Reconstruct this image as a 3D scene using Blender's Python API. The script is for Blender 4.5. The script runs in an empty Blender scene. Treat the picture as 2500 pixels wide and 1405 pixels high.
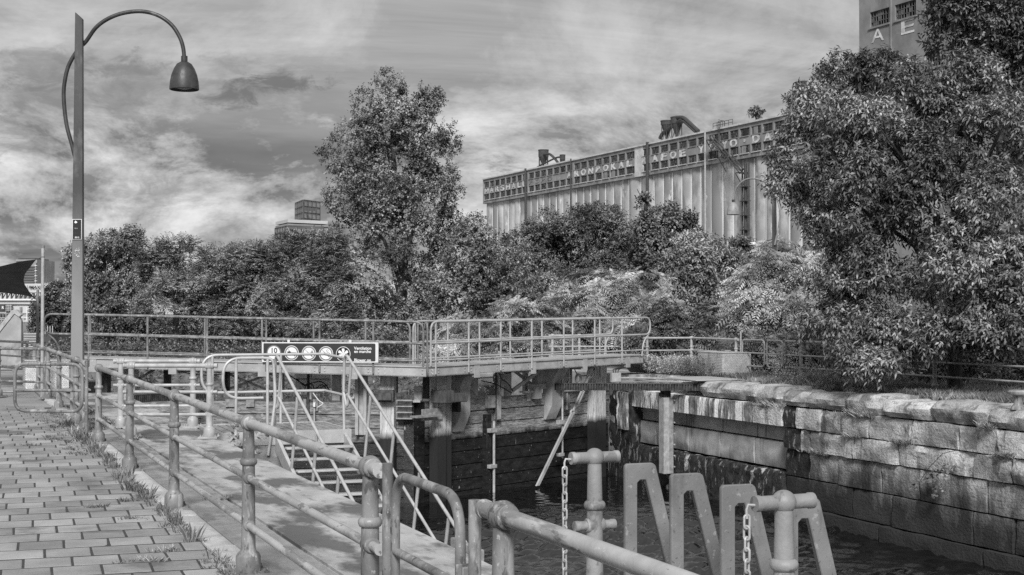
import bpy, bmesh, math, random
import numpy as np
from mathutils import Vector, Matrix, noise
rnd = random.Random(7)
S = bpy.context.scene
COL = S.collection
# ---------------------------------------------------------------- camera
FPX, HY, CX, CAMH = 3500.0, 766.0, 1250.0, 1.68
TH = math.atan(1371 / FPX)
sT, cT = math.sin(TH), math.cos(TH)
cam = bpy.data.cameras.new('camera'); co = bpy.data.objects.new('camera', cam); COL.objects.link(co)
cam.lens = FPX / 2500 * 36; cam.sensor_width = 36; cam.clip_start = .1; cam.clip_end = 9000
co.location = (0, 0, CAMH)
co.rotation_euler = (math.radians(90) + math.atan((HY - 702.5) / FPX), 0, -TH)
S.camera = co
# ---------------------------------------------------------------- world
SUN_EL, SUN_AZ = math.radians(37), math.radians(204)     # azimuth clockwise from +Y
w = bpy.data.worlds.new('World'); S.world = w; w.use_nodes = True
nt = w.node_tree; nt.nodes.clear()
def nd(nt, t, **k):
    n = nt.nodes.new(t)
    for a, b in k.items():
        if a.startswith('i_'): n.inputs[a[2:].replace('_', ' ')].default_value = b
        else: setattr(n, a, b)
    return n
def ln(nt, a, b): nt.links.new(a, b)
def ma(nt, op, a, b=None, clamp=False):
    n = nt.nodes.new('ShaderNodeMath'); n.operation = op; n.use_clamp = clamp
    for i, v in enumerate((a, b)):
        if v is None: continue
        if isinstance(v, (int, float)): n.inputs[i].default_value = v
        else: nt.links.new(v, n.inputs[i])
    return n.outputs[0]
def ramp(nt, f, pts):
    n = nt.nodes.new('ShaderNodeValToRGB'); e = n.color_ramp.elements
    while len(e) < len(pts): e.new(.5)
    for q, (p, v) in zip(e, pts): q.position = p; q.color = (v, v, v, 1)
    nt.links.new(f, n.inputs[0]); return n.outputs[0]
def world_build():
    out = nd(nt, 'ShaderNodeOutputWorld'); bg = nd(nt, 'ShaderNodeBackground'); bg.inputs[1].default_value = .1
    sky = nd(nt, 'ShaderNodeTexSky'); sky.sky_type = 'NISHITA'; sky.sun_disc = False
    sky.sun_elevation = SUN_EL; sky.sun_rotation = SUN_AZ
    bw = nd(nt, 'ShaderNodeRGBToBW'); ln(nt, sky.outputs[0], bw.inputs[0])
    tc = nd(nt, 'ShaderNodeTexCoord'); sep = nd(nt, 'ShaderNodeSeparateXYZ'); ln(nt, tc.outputs['Generated'], sep.inputs[0])
    z = ma(nt, 'MAXIMUM', sep.outputs[2], 0.0)
    zz = ma(nt, 'ADD', z, .10)
    x = ma(nt, 'DIVIDE', sep.outputs[0], zz); y = ma(nt, 'DIVIDE', sep.outputs[1], zz)
    cmb = nd(nt, 'ShaderNodeCombineXYZ'); ln(nt, x, cmb.inputs[0]); ln(nt, y, cmb.inputs[1])
    def noi(scale, det, rough, dist=0, off=(0, 0, 0), sc=(1, 1, 1), src=cmb.outputs[0], rot=0):
        m = nd(nt, 'ShaderNodeMapping'); m.inputs['Location'].default_value = off; m.inputs['Scale'].default_value = sc
        m.inputs['Rotation'].default_value = (0, 0, rot)
        ln(nt, src, m.inputs[0]); n = nd(nt, 'ShaderNodeTexNoise'); n.inputs['Scale'].default_value = scale
        n.inputs['Detail'].default_value = det; n.inputs['Roughness'].default_value = rough; n.inputs['Distortion'].default_value = dist
        ln(nt, m.outputs[0], n.inputs[0]); return n.outputs[0]
    # broad stretched veil + lumpy low cumulus
    veil = noi(.42, 12, .64, .6, (3.1, 1.7, 0), (1, 2.3, 1), rot=.45)
    vr = ramp(nt, veil, [(.30, .19), (.50, .37), (.68, .52)])
    gen = tc.outputs['Generated']
    low = noi(6.5, 12, .66, .35, (2.2, .4, 1.3), (1, 1, 1.9), src=gen)
    low2 = noi(1.0, 8, .56, .4, (7.2, 3.4, 0), (1, 1.3, 1), rot=.5)
    lr = ramp(nt, low, [(.38, .12), (.46, .17), (.495, .27), (.54, .33), (.64, .50)])
    lr2 = ramp(nt, low2, [(.38, .14), (.50, .32), (.60, .55)])
    loA = noi(6.5, 12, .66, .35, (2.2, .4, 1.3), (1, 1, 1.9), src=gen); loB = noi(6.5, 12, .66, .35, (2.255, .36, 1.25), (1, 1, 1.9), src=gen)
    rel = ma(nt, 'MULTIPLY', ma(nt, 'SUBTRACT', loA, loB), 1.5)
    sh_ = nd(nt, 'ShaderNodeMixRGB'); sh_.blend_type = 'ADD'; sh_.inputs[0].default_value = 1; ln(nt, lr, sh_.inputs[1]); ln(nt, rel, sh_.inputs[2]); lr = ma(nt, 'MAXIMUM', sh_.outputs[0], .09)
    mx0 = nd(nt, 'ShaderNodeMixRGB'); mx0.inputs[0].default_value = .22; ln(nt, lr, mx0.inputs[1]); ln(nt, lr2, mx0.inputs[2])
    mask = ramp(nt, z, [(.0, 1.), (.115, .95), (.16, .35), (.28, .10)])
    mx = nd(nt, 'ShaderNodeMixRGB'); ln(nt, mask, mx.inputs[0]); ln(nt, vr, mx.inputs[1]); ln(nt, mx0.outputs[0], mx.inputs[2])
    # torn dark scud clouds under the veil
    cur = mx.outputs[0]
    edge = noi(30, 10, .68, .5, (1, 5, 2), (1, 1, 2.2), src=gen)
    def scud(px, py, a, b, tilt, dark):
        nonlocal cur
        l, h = (px - CX) / FPX, (HY - py) / FPX
        d = Vector((sT + l * cT, cT - l * sT, h)).normalized()
        rt = d.cross(Vector((0, 0, 1))).normalized(); up = rt.cross(d)
        r2 = (rt * math.cos(tilt) + up * math.sin(tilt)).normalized(); u2 = d.cross(r2)
        def dot(v):
            n = nd(nt, 'ShaderNodeVectorMath'); n.operation = 'DOT_PRODUCT'; ln(nt, gen, n.inputs[0]); n.inputs[1].default_value = v; return n.outputs['Value']
        A = ma(nt, 'DIVIDE', dot(r2), a); B = ma(nt, 'DIVIDE', dot(u2), b)
        r = ma(nt, 'SQRT', ma(nt, 'ADD', ma(nt, 'MULTIPLY', A, A), ma(nt, 'MULTIPLY', B, B)))
        front = ma(nt, 'GREATER_THAN', dot(d), 0.0)
        f = ma(nt, 'ADD', ma(nt, 'SUBTRACT', 1.0, r), ma(nt, 'MULTIPLY', ma(nt, 'SUBTRACT', edge, .5), 5.5))
        f = ma(nt, 'MULTIPLY', ma(nt, 'MULTIPLY', f, 1.2, True), front)
        f = ma(nt, 'MULTIPLY', f, dark, True)
        m = nd(nt, 'ShaderNodeMixRGB'); ln(nt, f, m.inputs[0]); ln(nt, cur, m.inputs[1]); m.inputs[2].default_value = (.13, .13, .13, 1)
        cur = m.outputs[0]
    scud(650, 212, .034, .0095, .22, .95); scud(545, 238, .022, .006, .1, .6); scud(705, 204, .016, .005, .1, .9)
    scud(530, 388, .028, .013, .3, .62); scud(690, 370, .010, .006, .5, .5); scud(60, 350, .035, .014, .05, .45); scud(130, 165, .06, .013, .05, .45)
    scud(1190, 405, .022, .010, .0, .7); scud(300, 210, .07, .018, .1, .4); scud(400, 470, .04, .014, .35, .4)
    # a little of the clear-sky light comes through the cloud sheet
    m2 = nd(nt, 'ShaderNodeMixRGB'); m2.inputs[0].default_value = .04; sc10 = nd(nt, 'ShaderNodeVectorMath'); sc10.operation = 'SCALE'
    ln(nt, cur, sc10.inputs[0]); sc10.inputs['Scale'].default_value = 10.0
    ln(nt, sc10.outputs[0], m2.inputs[1]); ln(nt, bw.outputs[0], m2.inputs[2])
    ln(nt, m2.outputs[0], bg.inputs[0]); ln(nt, bg.outputs[0], out.inputs[0])
world_build()
sl = bpy.data.lights.new('sun', 'SUN'); sl.energy = 3.3; sl.angle = math.radians(16); sl.color = (1, 1, 1)
so = bpy.data.objects.new('sun', sl); COL.objects.link(so)
sd = Vector((math.sin(SUN_AZ) * math.cos(SUN_EL), math.cos(SUN_AZ) * math.cos(SUN_EL), math.sin(SUN_EL)))
so.rotation_euler = sd.to_track_quat('Z', 'Y').to_euler(); so.location = (0, 0, 60)
vs = S.view_settings; S.display_settings.display_device = 'sRGB'
vs.view_transform = 'Standard'; vs.look = 'None'; vs.exposure = 0.42; vs.gamma = 1; vs.use_curve_mapping = False
S.cycles.use_denoising = False
S.cycles.max_bounces = 5; S.cycles.transparent_max_bounces = 8
# ---------------------------------------------------------------- plan <-> photo helpers (surveying the place)
def W(px, d, py=None):
    l = (px - CX) / FPX * d
    return Vector((d * sT + l * cT, d * cT - l * sT, 0 if py is None else CAMH - (py - HY) * d / FPX))
def G(px, py, z=0.0): d = (CAMH - z) * FPX / (py - HY); v = W(px, d); v.z = z; return v
def YX(px, X): k = (px - CX) / FPX; return (X * cT - k * X * sT) / (sT + k * cT)
def ZD(py, d): return CAMH - (py - HY) * d / FPX
def DEP(X, Y): return X * sT + Y * cT
# ---------------------------------------------------------------- materials (black-and-white photograph: all greys)
MATS = {}
def mat(name, a, b=None, scale=3, rough=.7, bump=.3, bscale=None, metal=0, det=8, lo=.4, hi=.62, stretch=(1, 1, 1), spots=None, streak=None, zstain_sheen=None, rand=0, spec=.4, coord='Position', fine=0, rock=None):
    if name in MATS: return MATS[name]
    m = bpy.data.materials.new(name); m.use_nodes = True; t = m.node_tree
    bs = t.nodes['Principled BSDF']; bs.inputs['Roughness'].default_value = rough; bs.inputs['Metallic'].default_value = metal
    bs.inputs['Specular IOR Level'].default_value = spec
    if coord == 'Position': src = nd(t, 'ShaderNodeNewGeometry').outputs['Position']
    else: src = nd(t, 'ShaderNodeTexCoord').outputs[coord]
    mp = nd(t, 'ShaderNodeMapping'); mp.inputs['Scale'].default_value = stretch; ln(t, src, mp.inputs[0])
    n = nd(t, 'ShaderNodeTexNoise', i_Scale=scale, i_Detail=det, i_Roughness=.62); ln(t, mp.outputs[0], n.inputs[0])
    b = a if b is None else b
    c = ramp(t, n.outputs[0], [(lo, a), (hi, b)])
    def mix(fac, v, mode='MIX'):
        nonlocal c
        x = nd(t, 'ShaderNodeMixRGB'); x.blend_type = mode
        if isinstance(fac, (int, float)): x.inputs[0].default_value = fac
        else: ln(t, fac, x.inputs[0])
        ln(t, c, x.inputs[1])
        if isinstance(v, (int, float)): x.inputs[2].default_value = (v, v, v, 1)
        else: ln(t, v, x.inputs[2])
        c = x.outputs[0]
    def nz(sc, st=(1, 1, 1), d=6, r=.6, off=(0, 0, 0)):
        q = nd(t, 'ShaderNodeMapping'); q.inputs['Scale'].default_value = st; q.inputs['Location'].default_value = off; ln(t, src, q.inputs[0])
        k = nd(t, 'ShaderNodeTexNoise', i_Scale=sc, i_Detail=d, i_Roughness=r); ln(t, q.outputs[0], k.inputs[0]); return k.outputs[0]
    if fine: mix(1.0, ramp(t, nz(fine, d=3, r=.8), [(.3, .62), (.7, 1.0)]), 'MULTIPLY')
    for (sc, st, l0, l1, v, k) in (spots or []):
        mix(ma(t, 'MULTIPLY', ramp(t, nz(sc, st, off=(sc, 3, 1)), [(l0, 0), (l1, 1)]), k), v)
    if zstain_sheen:   # list of (z_low, z_high, value, amount, raggedness): stain below z, on the lamp pole a painted reflection
        sep = nd(t, 'ShaderNodeSeparateXYZ'); ln(t, nd(t, 'ShaderNodeNewGeometry').outputs['Position'], sep.inputs[0])
        for (z0, z1, v, k, rag) in zstain_sheen:
            zz = ma(t, 'ADD', sep.outputs[2], ma(t, 'MULTIPLY', ma(t, 'SUBTRACT', nz(2.2, (1, 1, .35), 8, .65, (z0, 2, 5)), .5), rag))
            mr = nd(t, 'ShaderNodeMapRange'); ln(t, zz, mr.inputs[0]); mr.inputs[1].default_value = z0; mr.inputs[2].default_value = z1
            mr.inputs[3].default_value = 1; mr.inputs[4].default_value = 0
            mix(ma(t, 'MULTIPLY', mr.outputs[0], k), v)
    if rand:
        o = nd(t, 'ShaderNodeObjectInfo'); mix(1.0, ramp(t, o.outputs['Random'], [(0, 1 - rand), (1, 1.0)]), 'MULTIPLY')
    ln(t, c, bs.inputs['Base Color'])
    rr = ramp(t, n.outputs[0], [(.3, min(1, rough + .1)), (.7, max(.05, rough - .1))]); ln(t, rr, bs.inputs['Roughness'])
    if bump:
        bn = nd(t, 'ShaderNodeBump', i_Strength=bump, i_Distance=.02 if rock is None else rock); ln(t, nz(bscale or scale * 8, stretch, 6, .65), bn.inputs['Height']); ln(t, bn.outputs[0], bs.inputs['Normal'])
    MATS[name] = m; return m
def leafmat(name, a, b, trans=.25, rough=.45, spec=.35):
    trans *= .6; rough = min(.75, rough + .2); spec = .2
    m = bpy.data.materials.new(name); m.use_nodes = True; t = m.node_tree; bs = t.nodes['Principled BSDF']
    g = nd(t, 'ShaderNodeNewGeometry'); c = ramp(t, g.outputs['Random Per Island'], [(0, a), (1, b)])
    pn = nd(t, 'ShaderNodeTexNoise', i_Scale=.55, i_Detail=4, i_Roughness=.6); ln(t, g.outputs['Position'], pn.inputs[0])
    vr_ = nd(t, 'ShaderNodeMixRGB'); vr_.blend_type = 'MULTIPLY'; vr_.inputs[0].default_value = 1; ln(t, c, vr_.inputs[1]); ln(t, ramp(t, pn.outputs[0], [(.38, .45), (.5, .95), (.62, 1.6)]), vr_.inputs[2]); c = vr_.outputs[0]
    ln(t, c, bs.inputs['Base Color']); bs.inputs['Roughness'].default_value = rough; bs.inputs['Specular IOR Level'].default_value = spec
    tr = nd(t, 'ShaderNodeBsdfTranslucent'); ln(t, c, tr.inputs[0]); mx = nd(t, 'ShaderNodeMixShader'); mx.inputs[0].default_value = trans
    ln(t, bs.outputs[0], mx.inputs[1]); ln(t, tr.outputs[0], mx.inputs[2]); ln(t, mx.outputs[0], t.nodes['Material Output'].inputs[0]); return m
M = {}
M['paint'] = mat('railing_paint', .12, .24, 5, .45, .15, 60, stretch=(1, 1, .5), spots=[(22, (1, 1, .4), .58, .62, .06, .8), (9, (1, 1, .3), .57, .62, .40, .55), (45, (1, 1, .6), .62, .66, .5, .5)])
M['rail'] = mat('worn_rail_paint', .32, .44, 4, .35, .1, 60, spots=[(6, (1, .18, 1), .51, .55, .17, .85), (18, (1, .3, 1), .60, .64, .07, .7), (40, (1, .5, 1), .62, .66, .62, .5)])
M['rail_far'] = mat('pale_rail_paint', .30, .42, 6, .4, .1, 60, spots=[(18, (1, 1, 1), .60, .68, .2, .6)])
M['dark_paint'] = mat('dark_lamp_paint', .028, .055, 5, .45, .1, 50, spots=[(8, (1, 1, .4), .60, .70, .20, .5)])
M['pole'] = mat('lamp_pole_paint', .045, .08, 1.5, .4, .08, 40, stretch=(1, 1, .5), zstain_sheen=[(2.0, 3.6, .26, .85, 1.4)], spots=[(3, (1, 1, .5), .55, .70, .26, .4)])  # paler blotchy lower part is a reflection put into the paint colour
M['npaint'] = mat('plate_paint', .15, .21, 2.5, .5, .12, 90, spots=[(25, (1, 1, 1), .62, .66, .34, .6), (7, (1, 1, .3), .58, .66, .10, .6), (60, (1, 1, 1), .62, .66, .06, .6)])
M['galv'] = mat('galvanised_steel', .34, .50, 9, .42, .1, 50, metal=.25, spots=[(6, (1, 1, .4), .58, .7, .2, .5)])
M['alu'] = mat('aluminium', .42, .54, 5, .4, .05, 80, metal=.2, spots=[(8, (1, 1, 1), .60, .66, .22, .5)])
M['tread'] = mat('tread_plate', .50, .66, 8, .45, .6, 90, metal=.3, spots=[(3, (1, 1, .3), .55, .68, .22, .6)])
M['paver'] = mat('concrete_paver', .36, .50, 1.6, .9, .35, 160, fine=160, rand=.36, spots=[(1.0, (1, 1, 1), .56, .64, .10, .65), (.8, (1, .4, 1), .6, .7, .16, .5), (60, (1, 1, 1), .72, .76, .05, .9)])
M['joint'] = mat('sandy_joint_dirt', .035, .07, 30, .95, .5, 90)
M['kerb'] = mat('pale_kerb_stone', .46, .66, 4, .85, .4, 60, fine=90, spots=[(3, (1, 1, 1), .60, .72, .25, .6)])
M['slab'] = mat('stained_concrete', .40, .56, 2.0, .8, .3, 60, fine=120, stretch=(1.4, .8, 1), spots=[(.9, (1.5, .7, 1), .49, .57, .08, .88), (5, (1.6, .6, 1), .56, .66, .09, .6), (3, (1, 1, 1), .62, .7, .5, .3)])
M['ledge'] = mat('grey_concrete_ledge', .32, .46, 3, .85, .35, 70, fine=110, spots=[(1.5, (1.5, .6, 1), .52, .62, .10, .6)])
M['ground'] = mat('bare_ground', .18, .28, .5, .95, .4, 5)
M['grass'] = mat('grass_ground', .08, .16, 3, .95, .6, 30)
M['stone'] = mat('limestone', .54, .92, 1.7, .9, .8, 14, fine=40, stretch=(1, 1, 1.4), rand=.38, rock=.05,
    spots=[(.9, (1, 1, 1.6), .55, .62, .10, .7), (1.6, (1, 1.4, .5), .58, .63, .04, .6), (30, (1, 1, 2), .60, .66, .12, .6), (7, (.6, .6, 3.2), .56, .66, .18, .75), (2.2, (1, 1.6, .35), .56, .68, .12, .7), (3.5, (1, 1, 1), .66, .72, .03, .8)], zstain_sheen=[(-1.9, -1.35, .14, .75, 1.0), (-2.1, -1.25, .022, .92, 3.0)])
M['streakstone'] = mat('lime_streaked_stone', .12, .36, 3, .9, .6, 16, spots=[(1.5, (1, 1.8, .3), .49, .55, .85, .95), (3.0, (1, 3.0, .15), .54, .59, .02, .95)], rock=.04)
M['wallconc'] = mat('recess_concrete', .30, .48, 1.4, .85, .4, 20, stretch=(1, 1, 2), spots=[(1.5, (1, 2, .3), .58, .66, .09, .7), (2.0, (1, 1.4, .6), .68, .72, .8, .8)], zstain_sheen=[(-1.9, -1.5, .06, .8, 1.0)])
M['algae'] = mat('mossy_black_masonry', .010, .04, 5, .75, .9, 20, spots=[(9, (1, 1, .3), .57, .63, .3, .7), (2.2, (1, 1, .4), .61, .66, .65, .75)], rock=.05)
M['gatewood'] = mat('gate_timber', .20, .46, 3.2, .75, .8, 22, stretch=(1, 1, 7), rand=.35, zstain_sheen=[(-1.42, -1.25, .010, .98, .55)],
    spots=[(14, (.5, .5, 6), .54, .62, .028, .85)], rock=.02)
M['wetwood'] = mat('wet_gate_timber', .010, .030, 4, .45, .6, 20, stretch=(1, 1, 3), rand=.3, spots=[(12, (1, 1, .6), .68, .71, .5, .6), (3, (1, 1, .5), .69, .72, .6, .7), (26, (1, 1, 1), .69, .72, .3, .5)], rock=.02)
M['postwood'] = mat('weathered_post_timber', .40, .62, 2.4, .85, .7, 22, stretch=(6, 6, .5), spots=[(9, (4, 4, .4), .55, .63, .1, .7)], zstain_sheen=[(-1.28, -1.10, .010, .98, .35)], rock=.015)
M['peel'] = mat('peeling_pale_coating', .30, .55, 12, .9, .6, 40)
M['darkwood'] = mat('dark_block_timber', .05, .10, 4, .8, .7, 30, stretch=(3, 3, 1))
M['rust'] = mat('rusted_iron', .03, .08, 9, .8, .6, 50)
M['black'] = mat('black_rubber', .01, .016, 5, .6, 0)
M['beam'] = mat('painted_steel_beam', .30, .40, 3, .5, .1, 40, spots=[(4, (1, 1, .5), .58, .68, .16, .5), (16, (1, 1, 1), .63, .67, .6, .6)])
M['plate'] = mat('mottled_galvanised_plate', .20, .36, 10, .5, .15, 50, metal=.2)
M['white'] = mat('white_paint', .60, .72, 4, .5, .05, 30, spots=[(9, (1, 1, 1), .62, .68, .3, .5)])
M['signdark'] = mat('dark_sign_paint', .035, .045, 3, .4, 0, spec=.3)
M['signwhite'] = mat('white_sign_print', .72, .78, 3, .5, 0)
M['signgrey'] = mat('grey_sign_print', .16, .18, 3, .5, 0)
M['signblack'] = mat('black_sign_print', .012, .014, 3, .5, 0)
M['silo'] = mat('silo_concrete', .34, .52, .12, .9, .2, 2, spots=[(.13, (1, 1, .4), .46, .52, .20, .8), (1.0, (1, 1, .04), .56, .66, .24, .4), (.35, (1, 1, .5), .62, .66, .85, .5), (.9, (.4, .4, 3), .58, .66, .25, .35)])
M['silowall'] = mat('silo_upper_wall', .20, .28, .25, .9, .2, 3, spots=[(.4, (1, 1, .3), .55, .62, .10, .55), (.8, (1, 1, 1), .60, .66, .42, .5)])
M['silopale'] = mat('patched_pale_plaster', .42, .58, .5, .9, .2, 3, spots=[(.9, (1, 1, 1), .60, .64, .2, .6)])
M['tower'] = mat('tower_concrete', .17, .25, .25, .9, .2, 3, spots=[(.3, (1, 1, .4), .54, .62, .11, .6), (1.2, (1, 1, 1), .64, .70, .4, .5)])
M['winvoid'] = mat('dark_window_void', .006, .02, .6, .5, 0)
M['winbar'] = mat('old_window_steel', .07, .14, 1, .7, 0)
M['graf'] = mat('white_graffiti_paint', .44, .70, .8, .8, 0, spots=[(1.2, (1, 1, 1), .52, .58, .26, .6)])
M['graf2'] = mat('faded_graffiti_paint', .10, .30, .9, .8, 0)
M['bark'] = mat('bark', .03, .07, 6, .95, .8, 30, stretch=(2, 2, .5))
M['cloth'] = mat('black_sailcloth', .010, .016, 2, .7, .3, 4)
M['glassb'] = mat('greenish_grey_glazing', .22, .30, .2, .35, 0)
M['glassd'] = mat('dark_glazing', .06, .10, .2, .3, 0)
M['bld'] = mat('pale_building_wall', .45, .52, .1, .8, 0)
M['quay'] = mat('old_quay_wall', .09, .24, .4, .9, .2, 3, stretch=(2, 1, .2))
L_DARK = leafmat('dark_glossy_leaf', .07, .22, .22, .38, .6)
L_BIG = leafmat('broad_ash_leaf', .06, .32, .25, .35, .6)
L_MID = leafmat('mid_grey_leaf', .09, .33, .25, .5)
L_SUM = leafmat('pale_sumac_leaf', .25, .48, .3, .5)
L_LIGHT = leafmat('light_feathery_leaf', .18, .38, .3, .5)
L_WEED = leafmat('weed_leaf', .14, .36, .3, .6)
# water
def watermat(name, sc, strength, base=.004):
    m = bpy.data.materials.new(name); m.use_nodes = True; t = m.node_tree; bs = t.nodes['Principled BSDF']
    bs.inputs['Base Color'].default_value = (base, base, base, 1); bs.inputs['Roughness'].default_value = .06; bs.inputs['IOR'].default_value = 2.0
    g = nd(t, 'ShaderNodeNewGeometry'); mp = nd(t, 'ShaderNodeMapping'); mp.inputs['Scale'].default_value = (1, 1.7, 1); mp.inputs['Rotation'].default_value = (0, 0, -.5)
    ln(t, g.outputs['Position'], mp.inputs[0])
    n = nd(t, 'ShaderNodeTexNoise', i_Scale=sc, i_Detail=3, i_Roughness=.55, i_Distortion=.6); ln(t, mp.outputs[0], n.inputs[0])
    n2 = nd(t, 'ShaderNodeTexNoise', i_Scale=.35, i_Detail=3); ln(t, g.outputs['Position'], n2.inputs[0])
    sep = nd(t, 'ShaderNodeSeparateXYZ'); ln(t, g.outputs['Position'], sep.inputs[0])
    calm = nd(t, 'ShaderNodeMapRange'); ln(t, sep.outputs[1], calm.inputs[0]); calm.inputs[1].default_value = 27; calm.inputs[2].default_value = 32; calm.inputs[3].default_value = 1; calm.inputs[4].default_value = .12
    k = ma(t, 'MULTIPLY', ma(t, 'MULTIPLY', ramp(t, n2.outputs[0], [(.4, .35), (.6, 1)]), calm.outputs[0]), strength)
    b = nd(t, 'ShaderNodeBump', i_Distance=.02); ln(t, k, b.inputs['Strength']); ln(t, n.outputs[0], b.inputs['Height']); ln(t, b.outputs[0], bs.inputs['Normal'])
    return m
M['water'] = watermat('rippled_canal_water', 5.5, 1.0)
M['river'] = watermat('river_water', 1.5, 1.0, .02)
# ---------------------------------------------------------------- mesh helpers
class MB:
    def __init__(s): s.v = []; s.f = []
    def add(s, v, f):
        n = len(s.v); s.v += [tuple(p) for p in v]; s.f += [tuple(i + n for i in q) for q in f]; return s
    def obox(s, o, u, v, w):   # corner-based box with edge vectors
        o, u, v, w = Vector(o), Vector(u), Vector(v), Vector(w)
        P = [o, o + u, o + u + v, o + v, o + w, o + u + w, o + u + v + w, o + v + w]
        F = [(3, 2, 1, 0), (4, 5, 6, 7), (0, 1, 5, 4), (1, 2, 6, 5), (2, 3, 7, 6), (3, 0, 4, 7)]
        if u.cross(v).dot(w) < 0: F = [tuple(reversed(q)) for q in F]
        return s.add(P, F)
    def box(s, a, b): return s.obox(a, (b[0] - a[0], 0, 0), (0, b[1] - a[1], 0), (0, 0, b[2] - a[2]))
    def tube(s, pts, r, n=10, cap=True):
        pts = [Vector(p) for p in pts]; m = len(pts); rs = r if isinstance(r, (list, tuple)) else [r] * m
        prev = None; V = []; F = []
        for i, p in enumerate(pts):
            t = (pts[min(i + 1, m - 1)] - pts[max(i - 1, 0)])
            t = t.normalized() if t.length > 1e-9 else Vector((0, 0, 1))
            if prev is None:
                prev = t.cross(Vector((0, 0, 1)) if abs(t.z) < .9 else Vector((1, 0, 0))).normalized()
            else:
                q = prev - t * prev.dot(t); prev = q.normalized() if q.length > 1e-6 else prev
            b = t.cross(prev)
            for k in range(n):
                a = 2 * math.pi * k / n; V.append(p + (prev * math.cos(a) + b * math.sin(a)) * rs[i])
        for i in range(m - 1):
            for k in range(n):
                F.append((i * n + k, i * n + (k + 1) % n, (i + 1) * n + (k + 1) % n, (i + 1) * n + k))
        if cap: F.append(tuple(range(n - 1, -1, -1))); F.append(tuple((m - 1) * n + k for k in range(n)))
        return s.add(V, F)
    def lathe(s, o, prof, n=20, axis=(0, 0, 1)):
        o = Vector(o); q = Vector((0, 0, 1)).rotation_difference(Vector(axis)); V = []; F = []
        for (r, z) in prof:
            for k in range(n):
                a = 2 * math.pi * k / n; V.append(o + q @ Vector((r * math.cos(a), r * math.sin(a), z)))
        for i in range(len(prof) - 1):
            for k in range(n): F.append((i * n + k, i * n + (k + 1) % n, (i + 1) * n + (k + 1) % n, (i + 1) * n + k))
        F.append(tuple(range(n - 1, -1, -1))); F.append(tuple((len(prof) - 1) * n + k for k in range(n)))
        return s.add(V, F)
    def sphere(s, o, r, n=18, m=10): return s.lathe(o, [(max(1e-4, r * math.sin(math.pi * i / m)), -r * math.cos(math.pi * i / m)) for i in range(m + 1)], n)
    def ring(s, o, R, r, axis, n=20, m=8):
        o = Vector(o); q = Vector((0, 0, 1)).rotation_difference(Vector(axis)); V = []; F = []
        for i in range(n):
            a = 2 * math.pi * i / n
            for k in range(m):
                b = 2 * math.pi * k / m; V.append(o + q @ Vector(((R + r * math.cos(b)) * math.cos(a), (R + r * math.cos(b)) * math.sin(a), r * math.sin(b))))
        for i in range(n):
            for k in range(m): F.append((i * m + k, ((i + 1) % n) * m + k, ((i + 1) % n) * m + (k + 1) % m, i * m + (k + 1) % m))
        return s.add(V, F)
    def prism(s, poly, o, u, v, w):   # poly 2D in (u,v) extruded along w
        o, u, v, w = Vector(o), Vector(u), Vector(v), Vector(w); n = len(poly)
        P = [o + u * a + v * b for a, b in poly]; P += [p + w for p in P]
        F = [tuple(range(n - 1, -1, -1)), tuple(range(n, 2 * n))] + [(i, (i + 1) % n, n + (i + 1) % n, n + i) for i in range(n)]
        return s.add(P, F)
    def build(s, name, m, parent=None, smooth=True, bevel=0, loc=None, fixn=False, **props):
        me = bpy.data.meshes.new(name); me.from_pydata(s.v, [], s.f)
        if bevel or fixn:
            bm = bmesh.new(); bm.from_mesh(me)
            if fixn: bmesh.ops.recalc_face_normals(bm, faces=bm.faces)
            if bevel:
                ed = [e for e in bm.edges if len(e.link_faces) == 2 and e.calc_face_angle(0) > .5]
                bmesh.ops.bevel(bm, geom=ed, offset=bevel, segments=2 if bevel > .008 else 1, affect='EDGES', clamp_overlap=True)
            bm.to_mesh(me); bm.free()
        if smooth:
            me.polygons.foreach_set('use_smooth', [True] * len(me.polygons)); me.set_sharp_from_angle(angle=math.radians(38))
        me.materials.append(m)
        return link(name, me, parent, loc, **props)
def link(name, me, parent=None, loc=None, **props):
    o = bpy.data.objects.new(name, me); COL.objects.link(o)
    if parent is not None: o.parent = parent
    if loc is not None: o.location = loc
    for k, v in props.items(): o[k] = v
    return o
def thing(name, label, cat, loc=(0, 0, 0), rz=0, group=None):
    o = bpy.data.objects.new(name, None); COL.objects.link(o); o.location = loc; o.rotation_euler = (0, 0, rz)
    o.empty_display_size = .2; o['label'] = label; o['category'] = cat
    if group: o['group'] = group
    return o
def tag(o, label, cat, group=None):
    o['label'] = label; o['category'] = cat
    if group: o['group'] = group
    return o
def structure(o): o['kind'] = 'structure'; return o
def fillet(pts, r, n=6, closed=False):
    pts = [Vector(p) for p in pts]; out = []; m = len(pts)
    for i in range(m):
        if not closed and i in (0, m - 1): out.append(pts[i]); continue
        p, a, b = pts[i], pts[i - 1], pts[(i + 1) % m]
        da, db = (a - p), (b - p); k = min(r, da.length * .49, db.length * .49)
        A, B = p + da.normalized() * k, p + db.normalized() * k
        for j in range(n + 1):
            t = j / n; out.append(A * (1 - t) ** 2 + p * 2 * t * (1 - t) + B * t * t)
    if closed: out.append(out[0].copy())
    return out
V3 = Vector
Z1 = V3((0, 0, 1))
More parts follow.
